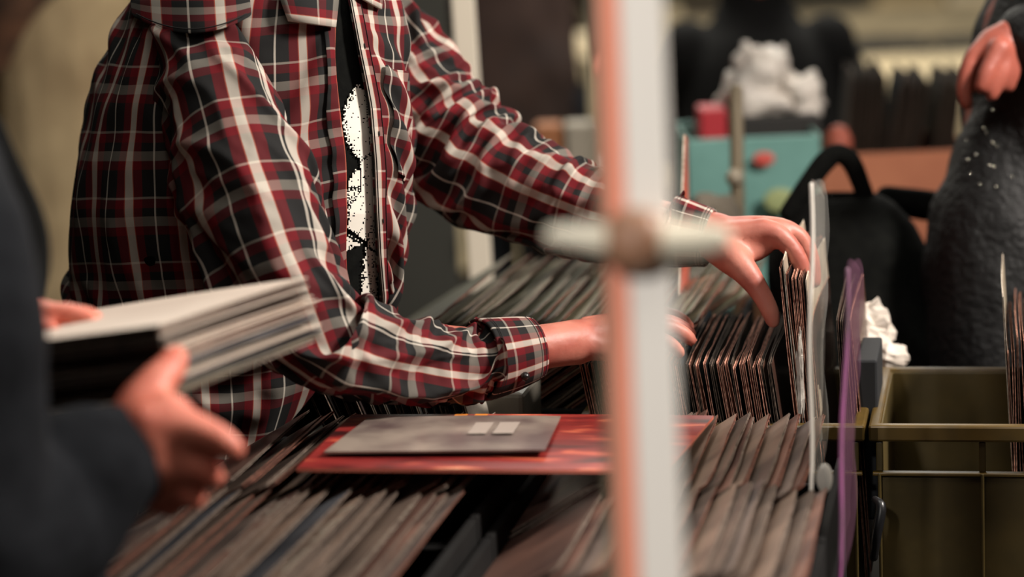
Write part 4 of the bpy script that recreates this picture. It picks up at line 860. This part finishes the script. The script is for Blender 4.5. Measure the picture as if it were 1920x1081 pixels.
# ------------------------------------------------------------------ more people
def bystander(label, px, d, coat, hairm, wscale=1.0, zs=1.0, skin_m=SKIN2, pants='dark_denim', arms=((-.26, -.05), (.26, -.05)), hand=None, coat_rows=None, facing=0.):
    b = P(px, 300, d); x, y = b[0], b[1]; R = lambda p: A(x + p[0] * wscale, y + p[1] * wscale, p[2] * zs)
    def tb(rows, **k): return tube([tuple(R(r[:3])) + (r[3],) for r in rows], 22, 18, **k)
    parts = [tb([(0, 0, .9, .12), (0, 0, 1.15, .12), (0, 0, 1.34, .12), (0, 0, 1.46, .06), (0, 0, 1.55, .055)]), ball(R((0, -.02, 1.66)), (.078, .095, .12)), ball(R((0, -.09, 1.62)), (.05, .04, .06))]
    for s in (-1, 1): parts.append(tb([(s * .09, 0, .92, .085), (s * .1, 0, .5, .06), (s * .1, 0, .09, .042), (s * .1, -.1, .05, .038)]))
    ar = []
    for s, (hx, hy) in zip((-1, 1), arms):
        hz = 1.0; el = (s * .25, hy * .4 + .03, 1.12); w_ = (hx, hy - .1, hz); parts.append(tb([(s * .14, 0, 1.36, .045), el + (.042,), w_ + (.03,)])); ar.append((s, el, w_))
        for k in range(5): parts.append(tb([w_ + (.026,), (hx + (k - 2) * .018 * 1, hy - .15, hz - .02, .012), (hx + (k - 2) * .022, hy - .19 + abs(k - 2) * .01, hz - .05, .009)]))
    V, Fc = fuse(parts, .008, 3); o = mk('person', V, Fc, skin_m, origin=A(x, y, 0)); tag(o, label, 'person')
    cr_ = coat_rows or [(0, 0, .62, .20), (0, 0, .95, .18), (0, 0, 1.2, .175), (0, 0, 1.38, .19), (0, 0, 1.48, .09)]
    cp = [tb(cr_, cap=True)] + [tb([(s * .17, 0, 1.39, .075), el + (.066,), (w_[0] * .9 + el[0] * .1, w_[1] * .9 + el[1] * .1, w_[2] + .01, .05)]) for s, el, w_ in ar]
    V, Fc = fuse(cp, .011, 3)
    for i, p in enumerate(V): V[i] = p + A(1, -1, 0) * .008 * noise.noise(Vector(p * A(12, 12, 7)))
    mk('coat', V, Fc, coat, o)
    V, Fc = fuse([tb([(s * .09, 0, .85, .115), (s * .1, 0, .5, .085), (s * .1, 0, .06, .07)]) for s in (-1, 1)], .012, 2); mk('trousers', V, Fc, MATS[pants], o)
    hv, hf = ball(R((0, 0, 1.685)), (.09, .105, .11), n=20); yy = R((0, -.055, 0))[1]; mk('hair', hv, [f for f in hf if all(not (hv[i][1] < yy and hv[i][2] < 1.72 * zs) for i in f)], hairm, o)
    return o, R
BE = mat('beige_coat', (200, 178, 138), .95, (160, 138, 104), 5); BRN = mat('brown_coat', (64, 44, 36), .9, (48, 34, 30), 6); GRC = mat('charcoal_coat', (20, 20, 20), .95, spec=.15); DH = mat('dark_hair', (26, 22, 20), .8)
b1, R1 = bystander('blurred person in a beige coat standing behind the plaid shirt', 128, 5.6, BE, DH, 1.1)
mk('scarf', *tube([tuple(R1((-.12, -.16, 1.20))) + (.05,), tuple(R1((-.05, -.2, 1.33))) + (.06,), tuple(R1((.05, -.17, 1.42))) + (.06,)], 16, 14), mat('tan_scarf', (120, 84, 62), .9, (60, 48, 40), 12), b1)
bystander('blurred person in dark clothes at the far left edge, beyond the jacket', -230, 4.6, GRC, DH, 1.0, .80)
bystander('blurred person in dark brown coat seen between the white post and near post', 985, 7.6, BRN, DH, 1.1, .98)
bystander('blurred person in charcoal coat leaning above the white bag', 1425, 6.0, GRC, DH, 1.0, .80, arms=((-.12, .45), (.12, .45)), coat_rows=[(0, 0, .45, .24), (0.0, 0, .9, .23), (0, 0, 1.2, .2), (0, 0, 1.36, .17), (0, 0, 1.48, .10), (0, -.02, 1.62, .09)])
# sequinned person at right edge
SEQ = mat('black_sequin_cloth', (12, 12, 12), .6, (20, 20, 20), 90, bump=.8, dist=.006, spec=.3)
d5 = 3.55; c5 = P(1935, 300, d5)
parts = [tube([(c5[0] + .06, c5[1], .5, .13), (c5[0] + .05, c5[1], .9, .15), (c5[0] + .06, c5[1], 1.25, .15), (c5[0] + .10, c5[1], 1.45, .10), (c5[0] + .1, c5[1], 1.52, .055)], 26, 18), ball((c5[0] + .08, c5[1], 1.66), (.09, .08, .12))]
for s in (-1, 1): parts.append(tube([(c5[0] + .07, c5[1] + s * .09, .9, .09), (c5[0] + .07, c5[1] + s * .1, .5, .06), (c5[0] + .07, c5[1] + s * .1, .08, .042), (c5[0], c5[1] + s * .1, .05, .036)], 20, 14))
parts.append(tube([(c5[0] + .1, c5[1] - .14, 1.42, .05)] + T4([(1990, 130, 3.42, .045), (1915, 75, 3.40, .034), (1880, 85, 3.40, .030)]), 24, 16))
h5 = [T4([(1895, 80, 3.40, .032), (1862, 92, 3.40, .030), (1842, 104, 3.40, .022)]), T4([(1860, 84, 3.39, .018), (1828, 104, 3.39, .014), (1812, 140, 3.39, .0125), (1808, 178, 3.39, .011), (1814, 198, 3.39, .009)]),
      T4([(1868, 84, 3.41, .018), (1836, 98, 3.42, .014), (1820, 132, 3.42, .0125), (1816, 168, 3.42, .011)]), T4([(1875, 90, 3.37, .018), (1864, 110, 3.365, .014), (1848, 140, 3.36, .0125), (1838, 165, 3.36, .010)]),
      T4([(1885, 96, 3.38, .017), (1882, 130, 3.37, .013), (1868, 160, 3.37, .0115), (1858, 182, 3.37, .009)]), T4([(1895, 100, 3.39, .016), (1898, 135, 3.38, .012), (1890, 165, 3.38, .010)])]
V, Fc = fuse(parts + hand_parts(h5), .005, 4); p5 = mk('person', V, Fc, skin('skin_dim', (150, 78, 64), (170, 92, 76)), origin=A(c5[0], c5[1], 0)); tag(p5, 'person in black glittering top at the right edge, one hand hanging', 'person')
jr = [tube(T4([(1905, 235, 3.5, .075), (1895, 330, 3.5, .092), (1885, 430, 3.5, .112), (1880, 560, 3.5, .115), (1890, 700, 3.5, .11), (1895, 850, 3.5, .10)]), 34, 22), tube([(c5[0] + .1, c5[1] - .14, 1.44, .07)] + T4([(1990, 125, 3.42, .062), (1925, 62, 3.40, .048)]), 20, 16),
      tube([(c5[0] + .08, c5[1], .75, .17), (c5[0] + .07, c5[1], 1.2, .17), (c5[0] + .10, c5[1], 1.44, .12)], 20, 18)]
V, Fc = fuse(jr, .008, 3)
for i, p in enumerate(V): V[i] = p + A(1, -1, 0) * .010 * noise.noise(Vector(p * A(18, 18, 12)))
sq = mk('glitter_top', V, Fc, SEQ, p5)
V, Fc = [], []
sr = random.Random(9); GL = mat('sequin', (210, 206, 190), .2, metal=1)
for k, (sx, sy) in enumerate([(1861, 207), (1845, 240), (1850, 250), (1862, 268), (1870, 275), (1856, 310), (1864, 313), (1820, 325), (1815, 300), (1898, 331), (1812, 262), (1838, 345), (1868, 350), (1830, 290)]):
    mk('sequin', *ball(P(sx, sy, 3.38), sr.uniform(.0011, .0024), n=8), GL, sq)
V, Fc = fuse([tube([(c5[0] + .07, c5[1] + s * .09, .88, .11), (c5[0] + .07, c5[1] + s * .1, .5, .085), (c5[0] + .07, c5[1] + s * .1, .06, .07)], 20, 16) for s in (-1, 1)], .012, 2); mk('trousers', V, Fc, MATS['dark_denim'], p5)
# ------------------------------------------------------------------ far hall: post, partition, stalls
pr2 = post(868, 0, 905, 560, 4.15, .040, .04, mat('cream_paint', (206, 196, 178), .6), 'hall_post'); tag(pr2, 'cream upright post behind the shirt front, out of focus', 'post')
pt = wbox('partition_panel', tuple(P(790, 300, 5.2) * A(1, 1, 0) + A(-.1, 0, .95)), (.34, .03, 1.9), mat('grey_partition', (62, 62, 56), .9)); tag(pt, 'dark grey partition panel behind the plaid shirt', 'panel')
table('pale topped stall table left of the near post', P(940, 300, 5.0)[0], P(1200, 300, 5.0)[0], 5.0, 5.75, P(1000, 385, 5.0)[2], mat('bluish_table', (142, 142, 134), .5))
zz = P(1000, 385, 5.0)[2]
for k, (x, w_, h_, c) in enumerate(((960, .10, .07, (90, 60, 50)), (1040, .08, .12, (150, 96, 60)), (1090, .10, .12, (150, 142, 128)))):
    p = P(x, 330, 5.4); o = wbox('box', (p[0], 5.4, zz + h_ / 2), (w_, .1, h_), mat('stall_box_%s' % 'abc'[k], c, .8), b=.01); tag(o, ('low brown box on the pale stall table', 'orange brown box on the pale stall table', 'whitish box on the pale stall table nearest the post')[k], 'box')
for k, (x0, x1, y0, y1, z) in enumerate(((.6, 3.4, 8.0, 9.6, .80), (.4, 4.4, 11.0, 12.6, .82), (-1.9, .3, 9.0, 10.2, .8))):
    tt_ = table(('long beige covered stall table beyond the cardboard box', 'farthest beige covered stall table at the upper right', 'beige covered stall table beyond the brown coated person')[k], x0, x1, y0, y1, z, PALET)
sb_ = random.Random(4); names = ['dark brown', 'beige', 'grey', 'rust', 'black', 'cream']; cc = [(48, 40, 34), (176, 156, 120), (110, 104, 92), (140, 84, 58), (28, 27, 26), (206, 190, 160)]
stallm = [mat('stock_' + n.replace(' ', '_'), c, .85) for n, c in zip(names, cc)]
for (ty, x0, x1, z, nm) in ((8.35, 1.9, 2.9, .80, 'nearer stall row'), (9.2, .75, 3.2, .80, 'second stall row'), (11.4, .6, 3.8, .82, 'farthest stall row'), (9.5, -1.8, .2, .8, 'middle stall row')):
    x = x0; n_c = {}
    while x < x1:
        w_ = sb_.uniform(.18, .42); k = sb_.choice([0, 1, 2, 3, 4, 4, 0, 5]); h_ = sb_.uniform(.03, .09); o = wbox('stock_box', (x + w_ / 2, ty, z + h_ / 2), (w_ * .92, .3, h_), stallm[k], b=.01)
        tag(o, '%s box of stock standing in the %s of the far tables' % (names[k], nm), 'box', '%s boxes, %s' % (names[k], nm)); x += w_

# prototypes that were never placed
for o in list(bpy.data.objects):
    if o.type == 'MESH' and o.name.startswith('record_sleeve') and o.parent is None and not o.get('label'): bpy.data.objects.remove(o)
